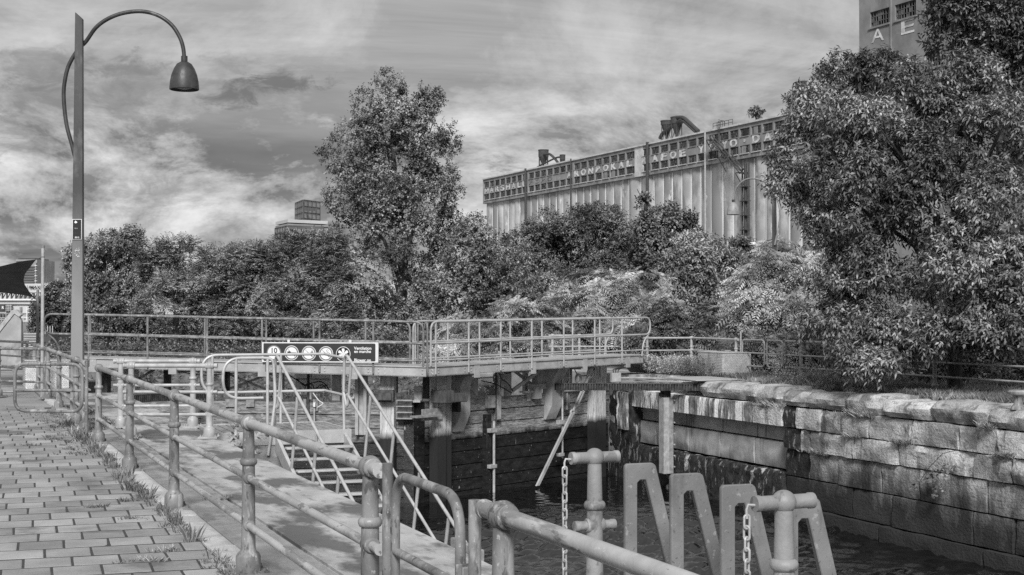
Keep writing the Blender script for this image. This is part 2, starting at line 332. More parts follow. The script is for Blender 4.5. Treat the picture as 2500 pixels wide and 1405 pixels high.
# =================================================================== STRUCTURE: ground, banks, water
XL, XR = 3.396, 17.15
mb = MB(); mb.box((XL - 1.05, -14, -6), (XL, 31.5, 0)); structure(mb.build('lockside_slab', M['slab'], bevel=.02))
mb = MB(); mb.box((1.945, -14, -5), (XL - 1.056, 31.5, -.008)); structure(mb.build('concrete_ledge', M['ledge']))
kerb = structure(MB().box((1.73, -14, -5), (1.94, 30.9, -.06)).build('kerb', M['kerb']))
y = -2.0
while y < 30.5:
    L = rnd.uniform(1.6, 2.2); b = MB().box((1.725, y, -.1), (1.942, min(y + L - .012, 30.9), rnd.uniform(-.004, .004))); b.build('kerbstone', M['kerb'], kerb, bevel=.012); y += L
# paving bed and pavers
bed = structure(MB().box((-30, -14, -5), (1.722, 27.0, .0005)).build('paving', M['joint']))
def paver_mesh(seed, w=.296, d=.350):
    r = random.Random(seed); m = MB(); c = .007; h = .02 + r.uniform(-.003, .003)
    w2, d2 = w / 2, d / 2
    t = [(-w2 + c, -d2 + c), (w2 - c, -d2 + c), (w2 - c, d2 - c), (-w2 + c, d2 - c)]; bt = [(-w2, -d2), (w2, -d2), (w2, d2), (-w2, d2)]
    V = [(x, y, -.04) for x, y in bt] + [(x, y, .0012) for x, y in bt] + [(x, y, r.uniform(.002, .0038)) for x, y in t]
    F = []
    for k in (0, 4):
        for i in range(4): F.append((k + i, k + (i + 1) % 4, k + 4 + (i + 1) % 4, k + 4 + i))
    F.append((8, 9, 10, 11)); me = bpy.data.meshes.new('paver'); me.from_pydata([(a, b, c_) for a, b, c_ in V], [], F); me.materials.append(M['paver']); return me
PM = [paver_mesh(i) for i in range(8)]; HM = [paver_mesh(50 + i, w=.14) for i in range(3)]
far = MB(); cnt = 0
for j in range(-6, 47):
    y0 = 9.80 + .386 * j; x = 1.722 - (0 if j % 2 else .155)
    for i in range(60 if j < 100 else 0):
        xc = 1.722 - .157 - .314 * i - (.155 if j % 2 == 0 else 0)
        if xc < -9: break
        yc = y0 - .05 * (xc - .3)
        near = xc > .0 and 9.0 < yc < 24 and cnt < 280
        if near:
            o = link('paver', rnd.choice(PM), bed, (xc, yc, rnd.uniform(-.0006, .0012))); o.rotation_euler = (rnd.gauss(0, .003), rnd.gauss(0, .004), -.05 + rnd.gauss(0, .008)); cnt += 1
        else:
            dz = rnd.uniform(.002, .004); far.obox((xc - .147, yc - .169 + .0075, -.04), (.296, -.015, 0), (.006, .350, 0), (0, 0, .04 + dz))
    if j % 2 == 0 and 9 < y0 < 24 and cnt < 297:
        o = link('paver', rnd.choice(HM), bed, (1.722 - .078, y0 - .066, rnd.uniform(-.0006, .001))); o.rotation_euler = (0, 0, -.05); cnt += 1
far.build('paver_field', M['paver'], bed, smooth=False, kind='stuff')
# left bank beyond the paving, pit for the gate machinery, bank past the gate
mb = MB(); mb.box((-300, 27.0, -5), (1.72, 60, -.03)); mb.box((-300, -14, -5), (-30, 27, -.03)); mb.box((1.735, 31.0, -5), (2.3, 36.8, -.002)); mb.box((1.725, 36.8, -5), (XL, 46, -.01))
structure(mb.build('left_bank_ground', M['ground']))
structure(MB().box((2.302, 31.52, -5), (XL - .01, 36.79, -.42)).build('machinery_pit', M['ledge']))
structure(MB().add([(-1500, -200, -5.5), (1500, -200, -5.5), (1500, 2500, -5.5), (-1500, 2500, -5.5)], [(0, 1, 2, 3)]).build('ground', M['ground']))
structure(MB().box((-1500, 260, -6), (1500, 6000, -.3)).build('far_shore', M['ground']))
def rippled_water():
    rs = np.random.default_rng(3); xs = np.arange(XL - .2, XR + 1.5, .075); ys = np.concatenate([[-60, 8], np.arange(14, 36.5, .062)])
    X, Y = np.meshgrid(xs, ys, indexing='ij'); H = np.zeros_like(X)
    for k in range(34):
        L_ = .22 * (3.4 ** rs.random()); an = -.9 + rs.normal(0, .55); kx, ky = np.cos(an) * 2 * np.pi / L_, -np.sin(an) * 2 * np.pi / L_; ph = rs.uniform(0, 6.28)
        H += .0115 * L_ / .3 * np.sin(kx * X + ky * Y + ph + .8 * np.sin(X * 1.1 + k) + .8 * np.sin(Y * .9 + k * 2))
    gust = .55 + .45 * np.sin(X * .55 + Y * .35 + 1) * np.sin(Y * .5 - X * .2); calm = np.clip((31.5 - Y) / 5, .06, 1)
    H = H * gust * calm * (Y > 13); nx, ny = X.shape; V = np.stack([X, Y, -2.8 + H], -1).reshape(-1, 3)
    I = np.arange(nx * ny).reshape(nx, ny); F = np.stack([I[:-1, :-1], I[1:, :-1], I[1:, 1:], I[:-1, 1:]], -1).reshape(-1, 4)
    me = bpy.data.meshes.new('lock_water'); me.vertices.add(len(V)); me.vertices.foreach_set('co', V.astype(np.float32).ravel()); q = len(F)
    me.loops.add(q * 4); me.loops.foreach_set('vertex_index', F.astype(np.int32).ravel()); me.polygons.add(q); me.polygons.foreach_set('loop_start', np.arange(0, q * 4, 4, dtype=np.int32)); me.update()
    me.polygons.foreach_set('use_smooth', [True] * q); me.materials.append(M['water']); structure(link('lock_water', me))
rippled_water()
structure(MB().add([(-1400, 37.0, -1.05), (60, 37.0, -1.05), (60, 262, -1.05), (-1400, 262, -1.05)], [(0, 1, 2, 3)]).build('river_water', M['river']))
# right bank
structure(MB().box((19.0, -30, -5), (220, 60, -.03)).build('right_bank_ground', M['grass']))
structure(MB().box((XR + .9, -30, -5), (18.99, 31.4, -.035)).build('right_bank_verge', M['grass']))
structure(MB().box((18.3, 31.4, -5), (18.99, 60, -.012)).build('right_bank_concrete', M['ledge']))
structure(MB().box((XR + .0, 36.0, -5), (18.29, 60, -.02)).build('right_bank_pier', M['ledge']))
# island mound with the trees
def island():
    N = 60; V = []; F = []
    for i in range(N + 1):
        for j in range(N + 1):
            x = 1.0 + 120 * (i / N) ** 1.6; y = 46 + 120 * (j / N) ** 1.5
            e = min(1, max(0, (x - 1.0) / 3)) * min(1, max(0, (y - 46) / 7)); e = e * e * (3 - 2 * e)
            V.append((x, y, -1.5 + 1.6 * e + .12 * noise.noise(V3((x * .3, y * .3, 0)))))
    for i in range(N):
        for j in range(N): a = i * (N + 1) + j; F.append((a, a + N + 1, a + N + 2, a + 1))
    structure(MB().add(V, F).build('island_ground', M['grass']))
island()
# =================================================================== RIGHT LOCK WALL: stones are parts
wall = thing('lock_wall', 'long lock chamber wall of rough pale limestone blocks above the dark water', 'wall', (XR, 22, -2.8))
def stone(y0, y1, z0, z1, x=XR, depth=.8, m='stone', rough=.045, rnd_top=.05, parent=wall, seed=0, name='stone'):
    # a rough block: front and top grid, rounded edges, noise relief. local to the wall empty
    ny, nz, nx = max(4, int((y1 - y0) / .16)), max(3, int((z1 - z0) / .11)), 3
    V = []; F = []; idx = {}
    r = rnd_top; gp = .025
    def push(p, key):
        idx[key] = len(V); V.append(p)
    for i in range(ny + 1):
        for k in range(nz + nx + 1):
            yy = y0 + gp + (y1 - y0 - 2 * gp) * i / ny
            if k <= nz: zz = z0 + gp + (z1 - z0 - gp - .005) * k / nz; xx = x
            else: zz = z1 - .004; xx = x + depth * ((k - nz) / nx) ** 1.4
            ey = min(yy - y0, y1 - yy); ez = min(zz - z0, (z1 - zz) if k <= nz else 9)
            back = 0
            if ey < r: back += r * (1 - math.sqrt(max(0, 1 - (1 - ey / r) ** 2))) * .8
            if k <= nz:
                if ez < r: back += r * (1 - math.sqrt(max(0, 1 - (1 - ez / r) ** 2)))
            else: zz -= back * .6
            n = noise.fractal(V3((x * 3 + seed, yy * 2.2, zz * 3.5)), 1.0, 2.0, 4) * rough * 1.6 + noise.noise(V3((seed, yy * 9, zz * 14))) * rough * .5
            if k <= nz: push((xx + back - n, yy, zz), (i, k))
            else: push((xx, yy, zz + n * .5), (i, k))
    for i in range(ny):
        for k in range(nz + nx): F.append((idx[i, k], idx[i, k + 1], idx[i + 1, k + 1], idx[i + 1, k]))
    for side, i in ((0, 0), (1, ny)):      # side faces drop straight back
        base = len(V)
        for k in range(nz + 1): p = V[idx[i, k]]; V.append((x + depth, p[1], p[2]))
        for k in range(nz):
            q = (idx[i, k], base + k, base + k + 1, idx[i, k + 1]); F.append(q if side == 0 else tuple(reversed(q)))
    base = len(V)                           # underside
    for i in range(ny + 1): p = V[idx[i, 0]]; V.append((x + depth, p[1], p[2]))
    for i in range(ny): F.append((idx[i, 0], idx[i + 1, 0], base + i + 1, base + i))
    o = MB().add([(a - parent.location.x, b - parent.location.y, c - parent.location.z) for a, b, c in V], F).build(name, M[m], parent, smooth=True, fixn=True)
    return o
ZC = [0.02, -.37, -.84, -1.30, -1.90, -2.52, -3.3]
JO = [[1711, 1811, 1904, 1958, 2053, 2145, 2261, 2400, 2520], [1907, 1938, 2000, 2116, 2218, 2332, 2431, 2530], [1907, 1948, 1972, 2079, 2183, 2367, 2462],
      [1907, 1962, 2034, 2140, 2232, 2398], [1907, 2069, 2166, 2365, 2463], [1907, 2145, 2398]]
for c in range(6):
    ys = [YX(p, XR) for p in JO[c]]
    if c == 0: ys[0] = 31.3
    while ys[-1] > 6: ys.append(ys[-1] - rnd.uniform(.9, 1.9))
    for k in range(len(ys) - 1):
        st = stone(ys[k + 1], ys[k], ZC[c + 1], ZC[c] + (rnd.uniform(-.05, .03) if c == 0 else 0), x=XR + rnd.uniform(-.03, .03) + (.05 if c == 3 else 0) - (.12 if c == 5 else 0) + .02 * c, rough=.045 if c < 3 else .025,
              rnd_top=(.20 if c == 0 else .055 if c < 3 else .035), seed=c * 31 + k, depth=.95 if c == 0 else .6, m='algae' if (k == 0 and 0 < c < 4) else 'stone')
MBk = MB().box((XR + .33 - XR, 8 - 22, -3.3 + 2.8), (XR + .95 - XR, 27.3 - 22, -.12 + 2.8)); MBk.build('wall_core', M['algae'], wall, bevel=0)
# gate recess: overhanging streaked course, recessed concrete, mossy ledge
ys = [YX(p, XR) for p in (1907, 1835, 1709, 1625, 1545, 1497)]
for k in range(5): stone(ys[k], ys[k + 1], ZC[2], ZC[1], m='stone' if k == 0 else 'streakstone', seed=90 + k, rnd_top=.03, depth=1.0, rough=.025)
ys = [27.45, 29.0, 30.6, 32.2, 34.0, 35.6]
for k in range(5):
    stone(ys[k], ys[k + 1], -1.20, ZC[2], x=XR + .34, m='wallconc', seed=120 + k, rnd_top=.015, depth=.5, rough=.008)
    stone(ys[k] + .02, ys[k + 1], -1.82, -1.21, x=XR + .27, m='wallconc', seed=130 + k, rnd_top=.03, depth=.3, rough=.02)
    stone(ys[k] - .0, ys[k + 1], -3.3, -1.84, x=XR + .02, m='algae', seed=140 + k, rnd_top=.09, depth=1.0, rough=.05)
stone(34.9, 36.3, -3.3, -.42, x=XR - .02, m='algae', seed=171, rnd_top=.05, depth=1.2, rough=.03, name='hollow_quoin')
stone(35.05, 35.7, -1.5, -.46, x=XR - .08, m='streakstone', seed=172, rnd_top=.05, depth=.3, rough=.03)
for k, (a, b) in enumerate(((31.9, 33.2), (33.2, 34.6), (34.6, 36.2))): stone(a, b, -.36, .0, x=XR + 1.02, m='stone', seed=180 + k, rnd_top=.12, depth=.5, rough=.03)
# left chamber wall, same masonry, mostly hidden by the slab
lw = thing('lock_wall', 'near lock chamber wall below the concrete slab edge and gangway', 'wall', (XL, 20, -2.8))
MB().box((-.3, -30, -.6), (.012, 11.3, 2.72)).build('wall_face', M['algae'], lw)
# =================================================================== trees
def orth(T, U):
    s = np.cross(T, U); n = np.linalg.norm(s, axis=1, keepdims=True); return s / np.maximum(n, 1e-6)
def nrm(a): return a / np.maximum(np.linalg.norm(a, axis=1, keepdims=True), 1e-6)
def leaves(name, m, P, O, K, twig, L, Wd, parent, rs, up=.25, droop=.5, spread=.6, vshape=0.0):
    N = len(P); T = nrm(O + rs.normal(0, spread, (N, 3)) + np.array([0, 0, up])); vv = []
    A = orth(T, np.array([[0, 0, 1.0]]) + rs.normal(0, .2, (N, 3))); B = np.cross(T, A)
    n_all = []
    for k in range(K):
        ang = k * 2.4 + rs.uniform(-.4, .4, (N, 1)) if not vshape else (k % 2) * np.pi + rs.uniform(-.3, .3, (N, 1))
        side = A * np.cos(ang) + B * np.sin(ang) * (.35 if vshape else 1)
        t = (k + .5) / K; base = P + T * twig * t
        base[:, 2] -= droop * .35 * twig * t * t
        d = nrm(T * .55 + side * (1.0 - .6 * (t > .9)) + np.array([0, 0, -droop]) * rs.uniform(.2, 1, (N, 1)))
        nn = nrm(np.array([[0, 0, 1.0]]) + rs.normal(0, .32, (N, 3)) + O * .45)
        w = orth(d, nn); nn = np.cross(w, d); Ls = L * rs.uniform(.45, 1.25, (N, 1)); Ws = Wd * rs.uniform(.7, 1.1, (N, 1))
        v0 = base; v1 = base + d * Ls * .42 + w * Ws * .5 + nn * Ws * .12; v2 = base + d * Ls - nn * Ls * .12; v3 = base + d * Ls * .42 - w * Ws * .5 + nn * Ws * .12
        vv.append(np.stack([v0, v1, v2, v3], 1).reshape(-1, 3))
    V = np.concatenate(vv); q = len(V) // 4
    me = bpy.data.meshes.new(name); me.vertices.add(len(V)); me.vertices.foreach_set('co', V.astype(np.float32).ravel())
    me.loops.add(q * 4); me.loops.foreach_set('vertex_index', np.arange(q * 4, dtype=np.int32))
    me.polygons.add(q); me.polygons.foreach_set('loop_start', np.arange(0, q * 4, 4, dtype=np.int32))
    me.update(); me.materials.append(m); return link(name, me, parent)
def blob_points(blobs, n, rs, sub=9, subr=.42, inner=.22, squash=.85):
    # blobs: (centre Vector, r horizontal, r vertical). n cluster points spread over lumps on each blob
    vol = np.array([b[1] * b[2] for b in blobs]); cnt = np.maximum(8, (n * vol / vol.sum()).astype(int)); PP = []; OO = []
    for (c, rh, rv), k in zip(blobs, cnt):
        c = np.array(c); S_ = np.array([rh, rh, rv]); ns = max(3, int(sub))
        dirs = nrm(rs.normal(0, 1, (ns, 3))); cen = dirs * rs.uniform(.45, .78, (ns, 1)); rad = rs.uniform(subr * .7, subr * 1.25, (ns, 1))
        i = rs.integers(0, ns, k); d = nrm(rs.normal(0, 1, (k, 3)) + dirs[i] * .5); rr = np.where(rs.random((k, 1)) < inner, rs.uniform(.2, .7, (k, 1)), rs.uniform(.75, 1.05, (k, 1))) * np.where(rs.random((k, 1)) < .10, rs.uniform(1.05, 1.4, (k, 1)), 1)
        p = cen[i] + d * rad[i] * rr
        PP.append(c + p * S_); OO.append(nrm(d * .7 + nrm(p) * .5))
    return np.concatenate(PP), np.concatenate(OO)
def tree(label, cat, base_px, d, blobs, m, n, K, twig, L, Wd, seed, trunk=.15, group=None, ground=0.0, sub=9, subr=.42, droop=.5, up=.25, name='tree', limbs=6, spread=.6, vshape=0, inner=.22, basexy=None, depthk=1.0, sticks=0):
    rs = np.random.default_rng(seed); b0 = W(base_px, d) if basexy is None else V3((basexy[0], basexy[1], 0)); b0.z = ground
    root = thing(name, label, cat, b0, 0, group)
    bl = []
    for q in blobs:      # (px, py, rpx, rpy, depth offset)
        px, py, rx, ry = q[:4]; dd = d + (q[4] if len(q) > 4 else 0); c = W(px, dd, py) - b0
        bl.append((tuple(c), rx * dd / FPX, ry * dd / FPX))
    P, O = blob_points(bl, n, rs, sub, subr, inner)
    f_ = 1.0 / (.75 * float(np.median([q[1] for q in bl]))); r0 = rs.random(len(P))
    hol = np.array([noise.noise(V3((p[0] * f_ + seed, p[1] * f_, p[2] * f_ * 1.2))) for p in P])
    keep = (P[:, 2] > .05) & ((hol > (-.20 if name == 'ash_tree' else -.16)) | (r0 < .25)); P, O = P[keep], O[keep]
    leaves('crown', m, P, O, K, twig, L, Wd, root, rs, up, droop, spread, vshape)
    topc = max(bl, key=lambda q: q[0][2]); r_ = random.Random(seed)
    tp = [V3((0, 0, -.3)), V3((r_.uniform(-.1, .1), r_.uniform(-.1, .1), topc[0][2] * .35)), V3(topc[0]) * .75, V3(topc[0])]
    MB().tube(fillet(tp, .5, 3), [trunk * (1 - .8 * i / 9) for i in range(10)][:len(fillet(tp, .5, 3))], 8).build('trunk', M['bark'], root)
    for q in sorted(bl, key=lambda q: -q[1])[:limbs]:
        c = V3(q[0]); s0 = V3((0, 0, min(c.z * .45, topc[0][2] * .5)));
        mid = (s0 + c) * .5 + V3((r_.uniform(-.2, .2), r_.uniform(-.2, .2), .1 * c.z))
        MB().tube([s0, mid, c, c + (c - mid) * .6], [trunk * .5, trunk * .33, trunk * .2, .012], 6).build('branch', M['bark'], root)
    if sticks:           # fine twigs reaching through the leaf surface
        sk = MB(); ii = rs.integers(0, len(P), sticks)
        for a in ii: p = V3(P[a]); o = V3(O[a]); sk.tube([p - o * .5 - Z1 * .15, p + o * .12], [.012, .004], 4, cap=False)
        sk.build('twigs', M['bark'], root, kind='stuff')
    return root
GR_ROW = 'trees in the row behind the footbridge'
# poplar
tree('tall upright poplar with open top rising above all others, behind the footbridge', 'tree', 985, 60,
     [(950, 215, 42, 45), (985, 265, 60, 55), (1045, 260, 40, 60), (905, 255, 48, 45), (935, 330, 80, 65), (1040, 350, 62, 75), (1095, 335, 30, 45), (815, 370, 38, 50), (880, 330, 48, 60), (1000, 330, 60, 70), (900, 400, 60, 60), (1030, 450, 70, 60), (945, 500, 90, 60), (830, 480, 45, 50), (850, 430, 60, 55), (960, 440, 110, 80),
      (1080, 440, 50, 70), (880, 530, 90, 70), (1010, 550, 110, 90), (1090, 560, 60, 70), (850, 630, 75, 70), (960, 670, 120, 90), (1060, 690, 95, 80), (880, 760, 85, 70), (1010, 790, 110, 70)],
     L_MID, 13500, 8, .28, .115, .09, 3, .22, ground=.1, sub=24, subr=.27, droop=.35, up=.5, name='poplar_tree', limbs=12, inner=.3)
tree('leafy round crown at the right foot of the tall poplar', 'tree', 1175, 58, [(1170, 560, 55, 50), (1150, 620, 80, 60), (1195, 660, 70, 60), (1130, 700, 90, 70), (1200, 730, 80, 50)], L_MID, 3000, 8, .3, .14, .09, 5, ground=.1, name='tree', sub=12)
# row on the left
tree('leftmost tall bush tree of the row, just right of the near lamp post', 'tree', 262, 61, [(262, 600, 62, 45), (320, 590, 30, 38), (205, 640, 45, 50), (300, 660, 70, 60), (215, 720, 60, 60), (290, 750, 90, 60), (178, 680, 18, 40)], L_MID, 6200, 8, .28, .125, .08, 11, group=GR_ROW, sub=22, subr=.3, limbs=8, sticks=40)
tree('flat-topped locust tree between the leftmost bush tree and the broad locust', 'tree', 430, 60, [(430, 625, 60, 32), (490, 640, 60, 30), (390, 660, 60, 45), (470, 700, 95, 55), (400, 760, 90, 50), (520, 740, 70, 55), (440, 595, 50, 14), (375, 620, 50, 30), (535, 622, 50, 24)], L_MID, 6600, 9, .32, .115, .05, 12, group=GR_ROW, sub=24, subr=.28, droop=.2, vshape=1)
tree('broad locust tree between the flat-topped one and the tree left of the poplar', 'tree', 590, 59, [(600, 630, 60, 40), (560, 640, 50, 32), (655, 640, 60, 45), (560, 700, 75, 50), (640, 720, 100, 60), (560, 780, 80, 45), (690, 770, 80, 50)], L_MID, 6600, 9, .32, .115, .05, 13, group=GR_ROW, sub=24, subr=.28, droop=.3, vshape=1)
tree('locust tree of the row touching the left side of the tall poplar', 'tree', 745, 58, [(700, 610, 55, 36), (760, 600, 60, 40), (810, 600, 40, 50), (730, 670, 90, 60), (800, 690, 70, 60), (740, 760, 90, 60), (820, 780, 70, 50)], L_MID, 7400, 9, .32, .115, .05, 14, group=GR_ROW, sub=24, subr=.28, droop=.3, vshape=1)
tree('small round tree far left between the sail mast and the lamp post', 'tree', 150, 75, [(150, 720, 42, 28), (120, 750, 40, 30), (160, 770, 50, 35), (115, 790, 35, 30)], L_DARK, 1500, 8, .35, .17, .11, 15, sub=8, name='tree', ground=-1)
# understory behind the bridge
tree('low dark undergrowth bush under the row of trees, left of the sign', 'bush', 560, 62, [(300, 830, 120, 50), (470, 820, 120, 45), (640, 820, 120, 50), (780, 840, 110, 50)], L_DARK, 4000, 7, .3, .14, .08, 16, name='bush', trunk=.06, limbs=3)
tree('low undergrowth bush below the tall poplar, right of the sign', 'bush', 940, 56, [(900, 840, 90, 50), (990, 850, 70, 50), (1010, 920, 50, 50), (880, 930, 60, 45)], L_DARK, 2200, 7, .28, .13, .08, 17, name='bush', trunk=.06, limbs=3, ground=-.6)
# middle trees in front of the silo
tree('dark broad tree in front of the middle of the grain silo', 'tree', 1440, 66, [(1465, 530, 62, 42), (1420, 560, 80, 50), (1510, 560, 62, 50), (1340, 560, 62, 45), (1280, 590, 50, 50), (1380, 620, 110, 60), (1490, 640, 90, 60), (1290, 660, 70, 50), (1400, 690, 130, 50)], L_DARK, 11500, 8, .30, .125, .075, 21, trunk=.2, sub=12)
tree('thin open-topped dark tree with bare twigs reaching over the silo base', 'tree', 1640, 62, [(1600, 540, 30, 30), (1650, 535, 34, 34), (1570, 590, 45, 40), (1640, 600, 55, 50), (1580, 660, 70, 50), (1575, 500, 8, 24), (1690, 560, 14, 26)], L_DARK, 2500, 8, .36, .17, .11, 22, sub=9, subr=.34, limbs=9, sticks=60)
tree('light feathery tree behind the sumacs, right of the thin dark tree', 'tree', 1710, 52, [(1700, 610, 70, 36), (1740, 650, 70, 50), (1680, 690, 70, 50), (1740, 730, 60, 60), (1660, 640, 50, 40)], L_LIGHT, 3200, 8, .34, .17, .07, 23, sub=12, droop=.7)
tree('small dark bush tree at the foot of the second street lamp', 'tree', 1800, 60, [(1790, 610, 45, 28), (1830, 630, 50, 40), (1760, 640, 40, 40), (1870, 640, 50, 50)], L_MID, 1700, 8, .3, .14, .08, 24)
tree('pale shrub tree under the dark broad tree, above the sumacs', 'tree', 1290, 60, [(1230, 640, 60, 40), (1290, 690, 90, 50), (1230, 720, 70, 50), (1340, 720, 80, 45)], L_LIGHT, 3000, 8, .3, .14, .07, 25)
# sumac: pinnate leaves, rosettes of rachises
def sumac(label, d, blobs, n, seed, m=L_SUM, basepx=None, Lr=.55, ground=0.0, group='staghorn sumacs beyond the lock', nr=6):
    rs = np.random.default_rng(seed); px0 = basepx or blobs[0][0]; b0 = W(px0, d); b0.z = ground
    root = thing('sumac_shrub', label, 'shrub', b0, 0, group); bl = []
    for q in blobs: dd = d + (q[4] if len(q) > 4 else 0); c = W(q[0], dd, q[1]) - b0; bl.append((tuple(c), q[2] * dd / FPX, q[3] * dd / FPX))
    P, O = blob_points(bl, n, rs, 20, .28, .08); kp = P[:, 2] > .1; P, O = P[kp], O[kp]; N = len(P)
    up = nrm(O * .7 + np.array([0, 0, .7]) + rs.normal(0, .25, (N, 3))); A = orth(up, rs.normal(0, 1, (N, 3))); B = np.cross(up, A); VV = []
    npair = 6
    for r in range(nr):
        a = r * 2 * np.pi / nr + rs.uniform(-.3, .3, (N, 1)); out = nrm(A * np.cos(a) + B * np.sin(a)); el = rs.uniform(.15, .75, (N, 1)); D = nrm(out + up * el); L_ = Lr * rs.uniform(.7, 1.15, (N, 1))
        W_ = orth(D, up); NN = np.cross(W_, D)
        for k in range(npair * 2 + 1):
            t = .18 + .82 * (k // 2) / npair; sg = 1 if k % 2 else -1; base = P + D * L_ * t - np.array([0, 0, 1.0]) * (L_ * .38 * t * t)
            ld = nrm(D * .45 + W_ * sg - np.array([0, 0, .35])) if k < npair * 2 else nrm(D - np.array([0, 0, .5])); ll = Lr * .26 * (1.15 - .55 * abs(t - .45) * 1.6) * rs.uniform(.85, 1.1, (N, 1)); lw_ = ll * .36
            wv = orth(ld, NN + rs.normal(0, .15, (N, 3)))
            VV.append(np.stack([base, base + ld * ll * .4 + wv * lw_ * .5, base + ld * ll - np.array([0, 0, 1.0]) * ll * .12, base + ld * ll * .4 - wv * lw_ * .5], 1).reshape(-1, 3))
    V = np.concatenate(VV); q = len(V) // 4; me = bpy.data.meshes.new('crown'); me.vertices.add(len(V)); me.vertices.foreach_set('co', V.astype(np.float32).ravel())
    me.loops.add(q * 4); me.loops.foreach_set('vertex_index', np.arange(q * 4, dtype=np.int32)); me.polygons.add(q); me.polygons.foreach_set('loop_start', np.arange(0, q * 4, 4, dtype=np.int32)); me.update(); me.materials.append(m)
    link('crown', me, root)
    for q in bl[:6]: c = V3(q[0]); MB().tube([V3((c.x * .3, c.y * .3, -.2)), V3((c.x * .7, c.y * .7, c.z * .5)), c], [.05, .04, .015], 6).build('stem', M['bark'], root)
    return root
sumac('broad pale sumac in the middle, behind the right half of the footbridge', 50, [(1480, 700, 95, 40), (1560, 710, 90, 50), (1400, 750, 110, 50), (1520, 790, 130, 60), (1600, 770, 70, 60), (1440, 830, 130, 60)], 520, 31, basepx=1500)
sumac('low pale sumac mass sloping down behind the footbridge corner', 48, [(1280, 770, 110, 45), (1180, 800, 110, 45), (1230, 850, 120, 50), (1120, 850, 80, 40), (1330, 840, 100, 60), (1090, 900, 70, 40), (1350, 920, 90, 50), (1220, 930, 100, 45)], 600, 32, basepx=1240, Lr=.46, ground=-.6)
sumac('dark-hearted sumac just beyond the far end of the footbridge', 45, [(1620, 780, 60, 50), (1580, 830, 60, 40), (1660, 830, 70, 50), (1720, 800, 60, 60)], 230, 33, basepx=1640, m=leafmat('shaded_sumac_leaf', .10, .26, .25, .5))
sumac('large-leaved pale sumac between the second lamp and the big tree', 42, [(1860, 680, 70, 50), (1920, 650, 60, 60), (1830, 740, 70, 55), (1910, 740, 80, 60), (1850, 800, 70, 50), (1950, 800, 80, 50)], 300, 34, basepx=1880, Lr=.55)
sumac('sumac growing behind the mesh gates of the far railing', 40, [(1840, 850, 60, 40), (1900, 860, 60, 40), (1950, 850, 60, 50), (2020, 830, 60, 60)], 180, 35, basepx=1900, Lr=.5, m=leafmat('grey_sumac_leaf', .14, .30, .25, .5))
sumac('pale sumac high up behind, at the foot of the silo right of the feathery tree', 56, [(1900, 610, 60, 30), (1950, 640, 60, 40), (1840, 660, 60, 35)], 170, 36, basepx=1900, Lr=.5)
# big tree on the right
BT = [(2060, 190, 70, 60, 1), (2150, 180, 90, 60, 1), (1990, 270, 80, 65, 0), (2110, 290, 110, 75, -1), (2240, 220, 90, 80, 0), (1960, 370, 75, 65, 0), (2060, 400, 110, 80, -1), (2200, 380, 130, 100, -1.5),
      (1930, 440, 55, 40, 0), (2330, 300, 110, 90, 0), (2440, 330, 120, 110, -1), (1990, 500, 60, 50, 0), (2120, 520, 130, 80, -1), (2290, 500, 140, 100, -1.5), (2440, 500, 120, 120, -2), (2040, 560, 80, 45, 0),
      (2150, 640, 130, 80, -1), (2330, 660, 140, 90, -2), (2470, 660, 110, 110, -2), (2060, 690, 90, 60, 0), (2010, 780, 70, 60, -.5), (2120, 790, 100, 70, -1), (2270, 790, 130, 70, -1.5), (2430, 780, 110, 80, -2), (2090, 870, 80, 48, -1.5), (2330, 815, 120, 42, -1.5), (2140, 885, 70, 36, -1.8), (2460, 810, 90, 40, -2),
      (2185, 845, 80, 32, -1), (2560, 400, 120, 200, 0), (2600, 650, 130, 200, 0), (2500, 815, 60, 40, -2), (2380, 190, 90, 70, 0)]
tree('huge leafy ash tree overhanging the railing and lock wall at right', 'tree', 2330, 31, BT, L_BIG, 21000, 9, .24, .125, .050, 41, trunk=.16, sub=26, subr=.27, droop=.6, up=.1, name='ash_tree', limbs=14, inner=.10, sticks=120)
tree('darker tall tree behind, in the top right corner above the ash', 'tree', 2480, 42, [(2380, 60, 110, 80), (2470, 100, 110, 90), (2330, 20, 70, 50), (2420, -60, 160, 90), (2540, 60, 120, 140), (2480, 220, 110, 70)], L_DARK, 4200, 8, .34, .18, .08, 42, trunk=.3, sub=12, sticks=60)
tree('shadowed shrub behind the railing under the ash tree', 'bush', 2300, 36, [(2100, 880, 110, 45), (2250, 890, 120, 45), (2400, 890, 120, 50), (2520, 880, 100, 60)], L_DARK, 2600, 7, .25, .13, .07, 43, name='bush', trunk=.05, limbs=3)
tree('small bush growing on the silo roof edge', 'bush', 1848, 300, [(1846, 272, 14, 9), (1856, 276, 8, 6)], L_DARK, 90, 7, .8, .6, .4, 44, name='bush', ground=40, trunk=.2, limbs=1)
